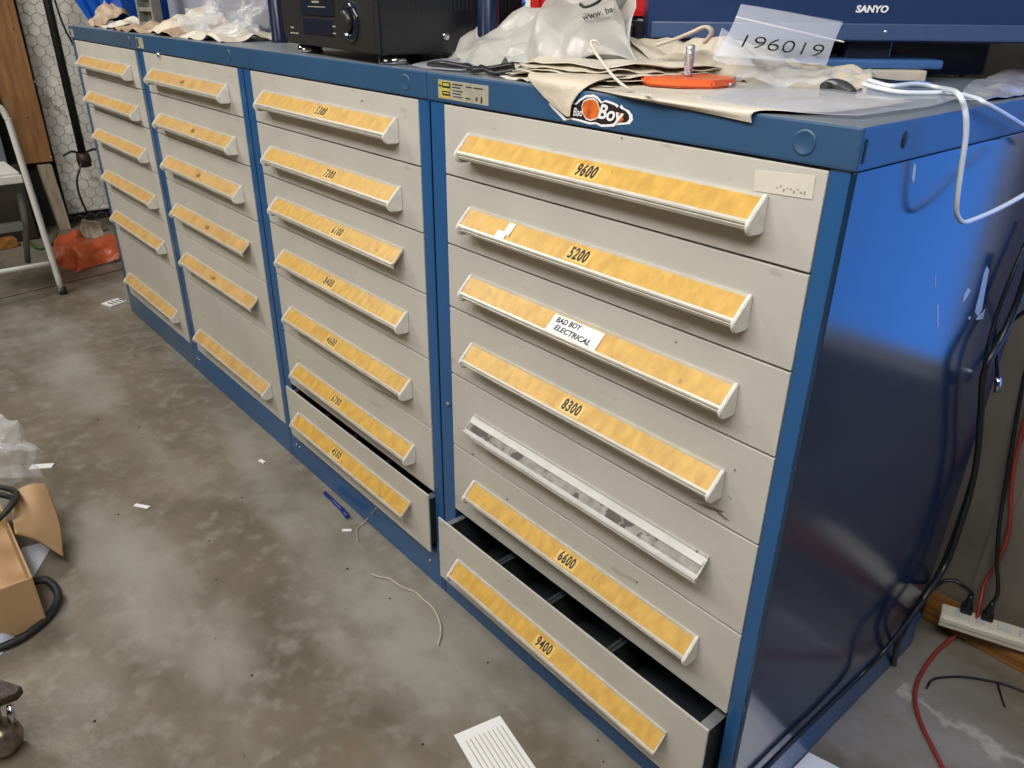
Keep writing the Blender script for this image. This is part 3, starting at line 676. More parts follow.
# white plastic bag, tall
def Y(px, py, y): return P(px, py, 1, y)
wb = thing('plastic_bag', 'large milky plastic bag with printed web address, heaped behind the paper stack', 'plastic bag', (0, 0, 0))
o = sheet('bag_skin', [[Y(572, -16, .26), Y(588, -10, .24), Y(606, -8, .20), Y(622, -8, .16)],
                       [Y(520, 22, .22), Y(558, 12, .20), Y(600, 14, .17), Y(624, 16, .14)],
                       [Y(462, 36, .18), Y(530, 34, .15), Y(600, 38, .13), Y(632, 44, .13)],
                       [Y(440, 60, .13), Y(510, 62, .10), Y(590, 66, .09), Y(640, 68, .12)]], M['white_plastic'], wb, 90, 80, .070, 16, 5, close=.02, floor=H + .001)
q = MB(); text_bm(q.b, 'www.badboymowers.com', .013, Matrix.Identity(4)) if False else None
tp = Y(612, 8, .185)
rot = Matrix.Rotation(TY, 4, 'Z') @ Matrix.Rotation(math.radians(62), 4, 'X') @ Matrix.Rotation(.30, 4, 'Z')
q.b.free(); text('printed_lettering', 'www. bad', .0135, Matrix.Translation(Y(600, 13, .155)) @ rot, M['ink'], wb, bold=.0002)
q = MB(); q.tube([Y(580, 4, .145), Y(584, 7, .145), Y(590, 6, .145), Y(598, 2, .145), Y(603, -3, .145)], .0022, 6); q.build('printed_emblem', M['ink'], wb)
# grey translucent bag in front
wsheet('plastic_bag', [[(-.80, .27, T + .045), (-.74, .24, T + .068), (-.66, .22, T + .030)],
                       [(-.80, .18, T + .026), (-.74, .15, T + .034), (-.65, .12, T + .022)],
                       [(-.83, .10, T + .012), (-.76, .08, T + .010), (-.62, .05, T + .022)]], M['white_plastic'],
       'thin white plastic bag spreading beside the video recorder', 'plastic bag', G1, nu=60, nv=50, amp=.045, f=24, seed=12, thick=.0005)
wsheet('plastic_bag', [[Y(478, 70, .10), Y(500, 66, .10), Y(530, 62, .10), Y(560, 64, .12)],
                       [Y(500, 58, .13), Y(520, 52, .13), Y(560, 46, .13), Y(590, 56, .14)],
                       [Y(520, 44, .17), Y(548, 34, .17), Y(572, 38, .17), Y(600, 48, .18)]], mat('grey_clear_plastic', (.48, .50, .48), .25, var=.25, scale=12, alpha=.85),
       'greyish clear plastic bag folded over the paper stack', 'plastic bag', G1, nu=50, nv=40, amp=.022, f=26, seed=15, thick=.0006)
# zip bag standing
ZD = RM @ Vector((0, 0, -1))
def atd(px, py, d): return CAM + (RM @ Vector(((px - 512) / FPX, (384 - py) / FPX, -1.0))) * d
zbag = thing('zip_bag', 'clear zip bag with a handwritten number leaning against the television', 'zip bag', (0, 0, 0))
sheet('bag_skin', [[atd(741, 4, 1.10), atd(790, 12, 1.10), atd(843, 22, 1.10)], [atd(731, 28, 1.07), atd(780, 33, 1.07), atd(834, 43, 1.07)], [atd(716, 56, 1.04), atd(770, 60, 1.03), atd(826, 66, 1.04)]], M['clear_bag'], zbag, 30, 24, .004, 12, 3, close=.006)
za = [atd(736 + k * 21.6, 17 + k * 5.0, 1.084) for k in range(6)]
q = MB(); q.tube(za, .0012, 6); q.build('zip_seal', M['white'], zbag)
zx = (atd(834, 43, 1.07) - atd(731, 28, 1.07)).normalized(); zy = (atd(741, 4, 1.1) - atd(716, 56, 1.04)); zy = (zy - zx * zy.dot(zx)).normalized(); zz = zx.cross(zy)
mm = Matrix.Translation(atd(778, 46, 1.030)) @ Matrix((zx, zy, zz)).transposed().to_4x4()
text('handwriting', '196019', .039, mm @ Matrix.Rotation(.02, 4, 'Z'), M['ink'], zbag, bold=-.0006, shear=.35, xs=1.0, space=1.0)
wsheet('plastic_bag', [[atd(722, 27, .99), atd(730, 32, .99), atd(738, 42, .99)], [atd(716, 45, .98), atd(728, 50, .975), atd(745, 55, .975)], [atd(712, 60, .96), atd(730, 66, .95), atd(755, 66, .95)]], M['clear'],
       'small clear plastic bag folded in front of the zip bag', 'plastic bag', G1, nu=24, nv=18, amp=.012, f=16, seed=5, thick=.0005)
wsheet('crumpled_plastic', [[(-.30, .30, T + .014), (-.22, .33, T + .016), (-.17, .35, T + .012)],
                            [(-.31, .24, T + .034), (-.24, .25, T + .032), (-.16, .29, T + .018)],
                            [(-.28, .17, T + .016), (-.22, .17, T + .016), (-.15, .20, T + .012)]], M['clear'],
       'crinkled clear wrapping right of the orange plate', 'plastic wrap', G1, nu=60, nv=50, amp=.022, f=34, seed=11, thick=.0005)
# dark straps beside the recorder
q = MB(); q.tube([(-.80, .030, T + .006), (-.74, .020, T + .012), (-.69, .045, T + .006), (-.655, .030, T + .011), (-.61, .02, T + .006), (-.585, .04, T + .012)], .0045, 8)
q.tube([(-.79, .06, T + .006), (-.72, .055, T + .008), (-.66, .02, T + .007), (-.60, .05, T + .018)], .004, 8)
tag(q.build('black_strap', M['cord']), 'black straps lying on the rail edge left of the paper stack', 'strap')
wsheet('paper_scrap', [[(-.84, .02, T + .003), (-.76, .012, T + .004), (-.70, .02, T + .003)], [(-.85, .07, T + .010), (-.77, .07, T + .016), (-.70, .07, T + .006)]], M['clear_bag'],
       'strip of clear plastic beside the recorder\'s right foot', 'plastic wrap', G1, nu=24, nv=12, amp=.008, f=20, seed=17, thick=.0005)
# gadget: grey handle and black strap near the right corner
q = MB(); q.tube([P(823, 87, 2, T + .012), P(832, 85, 2, T + .014), P(844, 88, 2, T + .012), P(853, 93, 2, T + .008)], lambda t: .0055 + .003 * math.sin(PI * t), 10)
tag(q.build('grey_clip', M['charcoal']), 'curved dark grey plastic clip near the right front corner of the top', 'clip')
q = MB(); q.tube([P(840, 82, 2, T + .012), P(858, 79, 2, T + .015), P(880, 82, 2, T + .013), P(898, 84, 2, T + .010), P(914, 84, 2, T + .008)], .0045, 8)
q.tube([P(858, 80, 2, T + .018), P(870, 85, 2, T + .010), P(895, 90, 2, T + .007)], .002, 6)
tag(q.build('black_strap', M['cord']), 'short black strap behind the grey clip on the right', 'strap')
q = MB(); a = P(900, 80, 2, T + .008); q.box(-.04, .04, -.018, .018, 0, .006, .002, Matrix.Translation((a.x, a.y, T + .001)) @ Matrix.Rotation(.6, 4, 'Z'))
tag(q.build('blue_case', M['bluepale']), 'small pale blue plastic case under the white cable', 'case')
flat('silver_wrap', [[(962, 98, T + .003), (990, 99, T + .003), (1040, 92, T + .003)], [(966, 87, T + .010), (1000, 84, T + .012), (1040, 82, T + .012)], [(985, 78, T + .006), (1012, 70, T + .010), (1050, 66, T + .012)]], T, M['silver_bag'],
     'crinkled silver wrapper on the right edge of the top', 'wrapper', G1, amp=.016, f=26, seed=14, nu=44, nv=30)
flat('paper_disc', [[(842, 76), (870, 78), (902, 74)], [(838, 69), (870, 69), (908, 69)], [(845, 63), (870, 62), (900, 63)]], T + .008, M['cream'], 'pale cream card in front of the television stand', 'card', G1, amp=.002)
# white cable
q = MB()
path = [P(600, 45, 1, .07), P(596, 41, 1, .065), P(591, 42, 1, .06), P(594, 50, 1, .045), P(603, 63, 1, .02), P(614, 77, 1, .0), P(627, 88, 1, .0), P(640, 94, 1, .015), P(652, 96, 2, T + .009)]
q.tube(path, .0020, 8)
tag(q.build('white_cable', M['strip']), 'thin cream cable arching over the papers left of the orange plate', 'cable')
X0 = .030
loop = [P(868, 80, 2, T + .018), P(890, 86, 2, T + .016), P(915, 84, 2, T + .016), P(940, 88, 2, T + .012), P(957, 93, 0, .010), P(965, 110, 0, .026), P(966, 135, 0, X0), P(961, 170, 0, X0), P(957, 200, 0, X0), P(957, 214, 0, X0), P(963, 222, 0, X0 + .002), P(975, 219, 0, X0 + .004), P(1000, 208, 0, X0 + .01), P(1034, 189, 0, X0 + .02), P(1080, 160, 0, .06)]
q = MB(); q.tube(loop, .0030, 10)
tag(q.build('white_cable', M['cord_white']), 'white cable hanging in a loop down the blue cabinet end', 'cable')
q = MB(); q.tube([P(862, 84, 2, T + .016), P(900, 92, 2, T + .010), P(950, 93, 2, T + .009), P(975, 98, 2, T + .010), P(985, 103, 0, .012), P(1008, 116, 0, .02), P(1030, 130, 0, .02), P(1060, 150, 0, .03)], .0028, 10)
tag(q.build('white_cable', M['cord_white']), 'white cable running over the top edge towards the back right', 'cable')
# ---- second / first cabinet tops
wsheet('clear_plastic_bag', [[(-2.02, .20, T + .16), (-1.92, .22, T + .20), (-1.82, .26, T + .16)], [(-2.05, .14, T + .07), (-1.93, .12, T + .08), (-1.76, .20, T + .07)], [(-2.10, .08, T + .01), (-1.93, .05, T + .006), (-1.72, .12, T + .006)]], M['clear'],
       'crumpled clear plastic bag standing left of the dark post', 'plastic bag', nu=70, nv=60, amp=.09, f=34, seed=2, thick=.001)
G2 = 'crumpled papers on the two farther cabinets'
spots = [(-1.86, .075, .012, 'crumpled white paper in front of the clear plastic bag', 'cream2', .16), (-2.08, .07, .016, 'small crumpled tan paper beside the clear plastic bag', 'brown_paper', .12),
         (-2.24, .10, .035, 'pointed cream paper bag in front of the grey box', 'cream', .18), (-2.42, .06, .016, 'flat tan paper right of the grey slotted strip', 'brown_paper', .14)]
for k, (x, y, h, lab, m_, s) in enumerate(spots):
    wsheet('crumpled_paper', [[(x - s, y - .05, T + .002), (x, y - .055, T + .003), (x + s, y - .045, T + .002)], [(x - s, y + .02, T + .006), (x, y, T + h), (x + s, y + .02, T + .006)],
                              [(x - s * .7, y + .13, T + .01), (x + .02, y + .12, T + h * 2.1), (x + s, y + .12, T + .01)]], M[m_], lab, 'paper', G2, nu=44, nv=38, amp=.034, f=22, seed=30 + k * 2, thick=.0008, floor=T)
for k, (x, y, h, lab, m_, s) in enumerate([(-2.66, .07, .035, 'crumpled white paper left of the grey slotted strip', 'cream2', .09), (-2.83, .08, .10, 'standing brown and white paper bag in front of the blue bin', 'brown_paper', .10)]):
    wsheet('crumpled_paper', [[(x - s, y - .04, T + .002), (x, y - .05, T + .003), (x + s, y - .03, T + .002)], [(x - s, y, T + h * .4), (x, y - .01, T + h * .6), (x + s, y, T + h * .3)],
                              [(x - s * .6, y + .05, T + h * .7), (x, y + .04, T + h), (x + s * .9, y + .05, T + h * .4)]], M[m_], lab, 'paper', G2, nu=44, nv=38, amp=.04, f=24, seed=50 + k * 2, thick=.001, floor=T)
ss = thing('slotted_strip', 'upright grey slotted plastic strip between the blue bin and grey box', 'plastic strip', (-2.512, .125, T + .0005), .35)
q = MB(); q.box(-.038, -.030, -.018, .018, 0, .34, .001); q.box(.030, .038, -.018, .018, 0, .34, .001); q.box(-.030, .030, .010, .016, 0, .34)
for k in range(8): q.box(-.031, .031, -.016, .012, .012 + k * .042, .024 + k * .042, .002)
q.build('strip_frame', M['slotgrey'], ss)
q = MB(); q.box(-2.615, -2.19, .22, .42, T + .0005, T + .26, .008); q.box(-2.60, -2.20, .216, .221, T + .02, T + .025)
tag(q.build('metal_box', M['greybox']), 'plain grey metal box behind the papers on the second cabinet', 'box')
q = MB(); q.box(-2.16, -2.00, .45, .48, T + .0005, T + .40, .003)
tag(q.build('wood_board', M['wood_orange']), 'brown board end standing behind the clear plastic bag', 'board')
# blue bin, tapered with rim and ribs
bb = thing('blue_bin', 'bright blue plastic bin on the left end of the farthest cabinet', 'bin', (-2.93, .235, T + .0006), .25)
q = MB()
lo = [(-.12, -.14), (.12, -.14), (.12, .14), (-.12, .14)]; hi = [(-.19, -.21), (.19, -.21), (.19, .21), (-.19, .21)]
for (l, h_) in ((1.0, 1.0),):
    V = [q.b.verts.new((x, y, 0)) for x, y in lo] + [q.b.verts.new((x, y, .20)) for x, y in hi] + [q.b.verts.new((x * .95, y * .95, .20)) for x, y in hi] + [q.b.verts.new((x * .94, y * .94, .006)) for x, y in lo]
    for i in range(4):
        j = (i + 1) % 4
        q.b.faces.new((V[i], V[j], V[4 + j], V[4 + i])); q.b.faces.new((V[4 + i], V[4 + j], V[8 + j], V[8 + i])); q.b.faces.new((V[8 + i], V[8 + j], V[12 + j], V[12 + i]))
    q.b.faces.new(V[0:4][::-1]); q.b.faces.new(V[12:16])
q.build('tub', M['bluebin'], bb)
q = MB(); q.box(-.205, .205, -.225, -.195, .185, .205, .003); q.box(-.205, .205, .195, .225, .185, .205, .003); q.box(-.205, -.18, -.2, .2, .185, .205, .003); q.box(.18, .205, -.2, .2, .185, .205, .003); q.build('rim', M['bluebin'], bb)
q = MB()
for x in (-.08, 0, .08):
    q.prism([(-.141, .0), (-.150, .0), (-.222, .185), (-.207, .185)], x - .005, x + .005, 'x')
for y in (-.09, 0, .09):
    q.prism([(-.121, .0), (-.130, .0), (-.202, .185), (-.187, .185)], y - .005, y + .005, 'y')
q.build('rib', M['bluebin'], bb)

# ------------------------------------------------------------------ left end of the room
xw = XL
# insulation sheet + wire netting on the left wall
ins = thing('insulation_sheet', 'white quilted insulation sheet behind wire netting on the left wall', 'insulation', (XL, 0, 0))
sheet('quilted_sheet', [[(.035, y, z) for y in (.16, .38, .60, .795)] for z in (.06, .6, 1.2, 1.8)], M['insul'], ins, 40, 80, .03, 5, 3, thick=.002)
q = MB(); s = .034; hx = s * math.sqrt(3)
z = .02; row = 0
while z < 1.75:
    y = .15 + (hx / 2 if row % 2 else 0)
    while y < .80:
        c = Vector((.062, y, z)); pts_ = [c + Vector((.002 * noise.noise(Vector((y * 9, z * 9, k))), (s * math.sin(PI / 3 * k)) * 1.0, s * math.cos(PI / 3 * k))) for k in (0, 1, 2, 3)]
        for a, b in ((0, 1), (1, 2), (2, 3)): q.tube([pts_[a], pts_[b]], .0015, 3, smooth=False)
        y += hx
    z += s * 1.5; row += 1
q.build('wire_netting', M['wire'], ins)
# planks
pl = P(20, 0, 0, -4.62); pr_ = P(54, 164, 0, -4.62); pb = P(27, 164, 0, -4.62)
q = MB(); q.box(-4.66, -4.62, pb.y - .035, pr_.y, pb.z, 2.2, .003)
wp = q.build('wood_plank', M['wood_dark']); tag(wp, 'broad stained brown plank fixed to the left wall above the step stool', 'plank')
for zz, yy in ((1.05, .10), (.79, .14), (.40, .13), (.62, .06)):
    q = MB(); q.lathe([(.005, 0), (.005, .003), (.002, .005)], 10, (0, 0, 0), Matrix.Translation((-4.62, yy, zz)) @ Matrix.Rotation(PI / 2, 4, 'Y')); q.build('nail_head', M['chrome'], wp)
a = P(38, 166, 0, -4.60); b = P(51, 166, 0, -4.60)
q = MB(); q.prism([(a.y, a.z), (b.y + .005, a.z), (b.y + .025, .0), (a.y + .03, .0)], -4.66, -4.60, 'x', .003)
tag(q.build('wood_stud', M['wood_pale']), 'pale weathered stud standing below the stained plank', 'plank')
# conduit and its fitting
c0 = P(83, 156, 0, -4.55); c1_ = P(50, 0, 0, -4.55)
cn = thing('conduit_pipe', 'black conduit pipe running down the white insulation', 'pipe', (-4.55, c0.y, c0.z))
q = MB(); q.tube([(0, 0, .0), (0, 0, 1.6)], .021, 14, smooth=False); q.build('pipe', M['pipe'], cn)
q = MB(); q.lathe([(.02, -.06), (.034, -.055), (.038, -.02), (.034, .01), (.022, .02)], 16); q.build('coupling', M['rusty'], cn)
q = MB(); q.tube([(0, -.10, .01), (.0, -.05, .03), (0, .0, .015), (0, .07, .03), (0, .12, .0)], .006, 8); q.build('cable_clamp', M['pipe'], cn)
q = MB(); q.tube([(-4.5, c0.y - .02, c0.z - .02), (-4.48, c0.y - .075, c0.z - .12), (-4.48, c0.y - .07, c0.z - .25), (-4.46, c0.y - .03, .02), (-4.44, c0.y + .02, .01)], .006, 8)
tag(q.build('black_cable', M['cord']), 'black cord drooping from the conduit fitting to the floor', 'cord')
q = MB(); q.tube([P(52, -10, 0, -4.5), P(62, 22, 0, -4.5), P(74, 46, 0, -4.5), P(84, 62, 0, -4.5), P(96, 70, 0, -4.5)], .005, 8)
tag(q.build('black_cable', M['cord']), 'thin black cord crossing the insulation towards the cabinet', 'cord')
# orange bag
def PX(px, py, x): return P(px, py, 0, x)
wsheet('orange_bag', [[PX(58, 232, -3.95), PX(72, 226, -3.95), PX(90, 236, -3.95), PX(112, 240, -3.95)],
                      [PX(53, 246, -3.90), PX(78, 242, -3.85), PX(96, 246, -3.85), PX(119, 250, -3.85)],
                      [P(58, 268), P(75, 273), P(96, 266), P(120, 262)]], M['bagorange'],
       'crumpled orange plastic bag on the floor beside the farthest cabinet', 'bag', nu=50, nv=40, amp=.12, f=12, seed=4, thick=.002, floor=.001)
o = bpy.data.objects['orange_bag']
wsheet('tan_rag', [[PX(82, 220, -4.3), PX(100, 222, -4.3)], [P(78, 238), P(104, 238)]], M['wood_pale'], 'tan rag at the foot of the insulation', 'rag', nu=20, nv=14, amp=.07, f=9, seed=8, thick=.002, floor=.001)
# small white box lid by the cabinet foot
a = P(117, 303); q = MB(); q.box(-.035, .03, -.05, .03, 0, .008, .002, Matrix.Translation((a.x, a.y, .0006)) @ Matrix.Rotation(.35, 4, 'Z'))
pc = q.build('printed_card', M['white']); tag(pc, 'small white printed card on the floor at the farthest cabinet corner', 'card')
q = MB()
for k in range(4): q.box(-.015, .025, -.035 + k * .018, -.028 + k * .018, .0081, .0088, 0, Matrix.Translation((a.x, a.y, .0006)) @ Matrix.Rotation(.35, 4, 'Z'))
q.build('printed_line', M['ink'], pc)
# step stool
st_ = thing('step_stool', 'white tubular step stool at the left edge of the picture', 'step stool', (0, 0, 0))
XF = -3.46
def L_(px, py, x=XF): return P(px, py, 0, x)
q = MB(); q.tube([L_(-30, 112), L_(-12, 106), L_(0, 108), L_(7, 118), L_(14, 138), L_(62, 291)], .013, 12, sub=8); q.build('leg', M['ladder'], st_)
q = MB(); q.tube([L_(62, 287), L_(64, 295)], .016, 12, smooth=False); q.build('rubber_foot', M['rubber'], st_)
q = MB(); q.tube([L_(-40, 277.5), L_(0, 272), L_(49, 263.5)], .011, 10, smooth=False); q.build('crossbar', M['ladder'], st_)
XB = -3.80
q = MB(); q.tube([L_(17, 183, -3.62), L_(24, 215, -3.7), L_(28, 262, XB)], .013, 10, smooth=False); q.build('leg', M['ladder_grey'], st_)
a = L_(19, 172); b = L_(-60, 168)
q = MB(); q.box(-3.76, XF, b.y, a.y, a.z - .015, a.z, .004); q.box(-3.77, XF + .004, b.y, a.y + .006, a.z - .045, a.z - .012, .004); q.build('tread', M['ladder'], st_)
a = L_(24, 230, -3.7); q = MB(); q.box(-3.72, -3.69, a.y - .45, a.y, a.z, a.z + .04, .004); q.build('crossbar', M['ladder_grey'], st_)
a = L_(12, 100, -3.9)
q = MB(); q.box(-4.74, -4.50, -.60, -.05, 0.0, .40, .01); q.box(-4.502, -4.49, -.55, -.10, .10, .34, .004)  # solid dark block put in for the unlit void behind the stool
tag(q.build('dark_void_block', M['walldark']), 'dark block filling the unlit void behind the step stool', 'box')
q = MB(); q.box(-4.74, -4.50, -.60, -.10, .401, .78, .01)
for k in range(4): q.box(-4.501, -4.495, -.56 + k * .11, -.50 + k * .11, .44, .75, .002)
tag(q.build('grey_blue_crate', mat('grey_blue_plastic', (.16, .20, .21), .5, var=.15)), 'grey-blue crate on the dark block behind the step stool', 'crate')
a = P(5, 248); q = MB(); q.box(-.30, .06, -.03, .05, 0, .045, .003, Matrix.Translation((a.x, a.y, .001)) @ Matrix.Rotation(PI / 2 + .1, 4, 'Z'))
tag(q.build('wood_block', M['wood_orange']), 'short brown wood block on the floor behind the step stool', 'wood block')
q = MB(); q.tube([P(24, 232), P(30, 244) + Vector((0, 0, .01)), P(40, 250) + Vector((0, 0, .012)), P(52, 246) + Vector((0, 0, .012)), P(58, 238) + Vector((0, 0, .03))], .008, 8)
tag(q.build('green_hose', M['greenleaf']), 'bit of green hose on the floor left of the orange bag', 'hose')

# ------------------------------------------------------------------ right end: beam, strip, cords
q = MB(); q.box(-.022, 1.3, .7605, .7995, 0.0005, .0595, .003)
tag(q.build('pine_beam', M['wood_orange']), 'varnished pine beam on the floor against the back wall', 'beam')
ps_a = Vector((.031, .690, .0)); ps_b = Vector((.174, .745, .0)); dr_ = (ps_b - ps_a).normalized(); ang = math.atan2(dr_.y, dr_.x)
PS = thing('power_strip', 'long beige power strip resting on the pine beam, two black plugs in it', 'power strip', (.031, .690, .0615), .36)
q = MB(); q.prism([(0, 0), (0, .022), (.004, .026), (.004, .029), (.032, .034), (.036, .030), (.036, 0)], 0, .30, 'x', .0015); q.build('body', M['strip'], PS)
q = MB(); q.box(.0, .29, -.0010, .001, .010, .012); q.build('groove', M['label_grey'], PS)
for k in range(7):
    q = MB(); xx = .026 + k * .038
    q.box(xx, xx + .024, .008, .028, .0300, .0345, .001); q.build('socket', M['ladder'], PS)
def plug(px, py, label, tilt=0):
    a = P(px, py, 2, .115); t = thing('mains_plug', label, 'plug', (a.x, a.y, .0965), .36, 'black plugs in the power strip')
    q = MB(); q.box(-.011, .011, -.009, .009, 0, .016, .003); q.lathe([(.009, .012), (.008, .02), (.0075, .022), (.008, .024), (.006, .034), (.0045, .045)], 14); q.build('body', M['cord'], t)
    return Vector((a.x, a.y, .0965 + .044))
p1 = plug(968, 605, 'left black plug standing in the power strip'); p2 = plug(989, 612, 'right black plug standing in the power strip')
CX = .028
q = MB(); q.tube([p1 - Vector((0, 0, .004)), p1 + Vector((-.001, 0, .006)), P(963, 586, 1, .705), P(955, 581, 1, .70), P(945, 581, 1, .69), P(935, 587, 1, .67), P(925, 598, 0, CX), P(910, 618, 0, CX), P(885, 650, 0, CX), P(860, 676, 0, .012), P(830, 705, 0, .008), P(790, 744, 0, .008), P(750, 785, 0, .008)], .0042, 8)
tag(q.build('black_cable', M['cord']), 'black cord arching from the left plug down along the cabinet base', 'cord')
q = MB(); q.tube([P(1030, 262, 0, CX), P(1018, 300, 0, CX), P(1003, 335, 0, CX), P(985, 370, 0, CX), P(981, 410, 0, CX), P(978, 450, 0, CX), P(972, 485, 0, CX), P(962, 520, 0, CX), P(947, 562, 0, CX), P(928, 592, 0, CX), P(908, 622, 0, .024), P(897, 645, 0, .02), P(894, 664, 2, .006)], .0056, 8)
tag(q.build('black_cable', M['cord']), 'thick black cord hanging along the back edge of the blue end', 'cord')
q = MB(); q.tube([P(1034, 225, 0, .012), P(1010, 280, 0, .012), P(996, 318, 0, .012), P(985, 362, 0, .018), P(980, 420, 0, .020), P(974, 470, 0, .018), P(955, 530, 0, .018), P(938, 572, 0, .016), P(915, 606, 0, .016), P(900, 632, 0, .014), P(898, 655, 2, .004)], .0034, 8)
tag(q.build('black_cable', M['cord']), 'thinner black cord tucked beside the thick one at the back edge', 'cord')
# coaxial cable with connector
cx = thing('coaxial_cable', 'black cable end with a metal screw connector hanging by the wall', 'cable', (0, 0, 0))
q = MB(); q.tube([P(1040, 300, 1, .60), P(1024, 312, 1, .60), P(1006, 326, 1, .60), P(997, 342, 1, .60), P(997, 360, 1, .60), P(998, 378, 1, .60)], .0035, 8); q.build('cable', M['cord'], cx)
q = MB(); q.tube([P(998, 377, 1, .60), P(997, 392, 1, .60)], .0055, 8, smooth=False); q.build('connector', M['chrome'], cx)
q = MB(); q.tube([p2 - Vector((0, 0, .004)), p2 + Vector((.002, 0, .03)), P(997, 560, 1, .76), P(1000, 520, 1, .77), P(1008, 470, 1, .775), P(1018, 410, 1, .775), P(1026, 370, 1, .775), P(1036, 330, 1, .775)], .0038, 8)
tag(q.build('black_cable', M['cord']), 'black cord rising from the right plug up the grey wall', 'cord')
q = MB(); q.tube([P(1034, 380, 1, .785), P(1022, 430, 1, .785), P(1012, 480, 1, .785), P(1009, 530, 1, .785), P(997, 562, 1, .78), P(985, 582, 1, .77), P(980, 604, 1, .745), P(976, 622, 1, .730)], .0038, 8)
tag(q.build('red_cable', M['cord_red']), 'red cord hanging down the grey wall behind the power strip', 'cord')
q = MB(); q.tube([P(965, 628, 2, .035), P(950, 640, 2, .012), P(934, 655, 2, .005), P(919, 678, 2, .005), P(915, 700, 2, .005), P(922, 726, 2, .005), P(934, 750, 2, .005), P(948, 780, 2, .005), P(965, 830, 2, .005)], .0042, 10)
tag(q.build('red_cable', M['cord_red']), 'red cord curving across the floor from the power strip', 'cord')
q = MB(); q.tube([P(927, 688, 2, .004), P(932, 680, 2, .005), P(945, 677, 2, .006), P(965, 677, 2, .004), P(985, 680, 2, .004), P(1010, 686, 2, .004), P(1050, 702, 2, .004)], .0023, 8)
q.tube([P(998, 684, 2, .005), P(1001, 695, 2, .004), P(1005, 707, 2, .003)], .0018, 6)
tag(q.build('black_cable', M['cord']), 'thin black cord with a short tail lying on the floor', 'cord')
# bright sheet of paper at the foot of the end panel
q = MB(); pa = P(806, 751)
ddx = Vector((.968, .25)).normalized(); ddy = Vector((ddx.y, -ddx.x))
o0 = Vector((.0045, .2560))
c = [o0, o0 + ddx * .2159, o0 + ddx * .2159 + ddy * .2794, o0 + Vector((.0, -.2650))]
q.prism([tuple(v) for v in c], .0005, .0014, 'z')
tag(q.build('paper_sheet', M['white']), 'bright white paper on the floor against the glossy blue end', 'paper')

# ------------------------------------------------------------------ floor litter
ps = thing('printed_paper', 'white printed slip on the floor below the open bottom drawer', 'paper', (0, 0, 0))
c = [P(454, 735.5), P(500, 716), P(535, 768), P(560, 806), P(512, 828)]; c = [P(454, 735.5), P(500, 716), P(560, 804), P(506, 826)]
q = MB(); q.prism([(v.x, v.y) for v in c], .0006, .0013, 'z'); q.build('sheet', M['white'], ps)
q = MB()
u = (c[2] - c[1]); v = (c[0] - c[1])
for k in range(9):
    f0 = .10 + k * .095; a = c[1] + v * f0 + u * .10; b = a + u * .8; wv = v.normalized() * .0009
    q.prism([((a + wv).x, (a + wv).y), ((b + wv).x, (b + wv).y), ((b - wv).x, (b - wv).y), ((a - wv).x, (a - wv).y)], .0013, .0016, 'z')
q.build('printed_line', M['label_grey'], ps)
q = MB(); q.tube([P(x, y, 2, .003) for x, y in ((371, 574), (380, 577), (390, 579), (402, 587), (415, 592), (424, 600), (433, 608), (439, 620), (441, 632), (438, 645))], .0024, 6)
tag(q.build('string', M['stringm']), 'longer dirty string curling on the floor in front of the open drawers', 'string')
q = MB(); q.tube([P(376, 508, 1, -.030), P(371, 515, 2, .030), P(362, 524, 2, .003), P(357, 530, 2, .003), P(358, 541, 2, .003)], .0013, 6)
tag(q.build('string', M['stringm']), 'shorter string leaning on the blue base below the 4500 drawer', 'string')
a = P(329, 493); b = P(348, 519)
pn = thing('blue_pen', 'blue ballpoint pen on the floor against the cabinet base', 'pen', (0, 0, 0))
q = MB(); q.tube([a + Vector((0, -.012, .006)), a.lerp(b, .75) + Vector((0, 0, .006))], .0052, 10, smooth=False); q.build('barrel', mat('navy_pen_plastic', (.012, .035, .20), .35), pn)
q = MB(); q.tube([a.lerp(b, .72) + Vector((0, 0, .006)), b + Vector((0, 0, .006))], .0066, 10, smooth=False); q.build('cap', mat('dark_blue_plastic', (.01, .03, .22), .3), pn)
def scrap(px, py, l, w_, rz, label):
    a = P(px, py); q = MB(); q.box(-l, l, -w_, w_, .0004, .004, .001, Matrix.Translation((a.x, a.y, 0)) @ Matrix.Rotation(rz, 4, 'Z'))
    tag(q.build('paper_scrap', M['white']), label, 'paper scrap', 'paper scraps on the floor')
scrap(347, 531, .012, .004, .9, 'tiny white scrap on the floor below the blue pen')
scrap(142, 507, .022, .006, .6, 'small white scrap alone in the middle of the floor')
scrap(262, 462, .012, .005, .2, 'pale flat scrap on the floor near the second cabinet') 
scrap(42, 467, .030, .012, 1.0, 'white tag beside the clear bag at the cardboard box')
# grit
g = MB()
for k in range(60):
    a = P(random.uniform(60, 700), random.uniform(330, 765))
    if a.y > -.02: continue
    r = random.uniform(.001, .0032)
    g.lathe([(r, 0), (r * .9, r * .5), (r * .3, r * .8)], 6, (a.x, a.y, .0003))
tag(g.build('floor_grit', M['rusty']), 'scattered dark grit on the concrete', 'grit', kind='stuff')
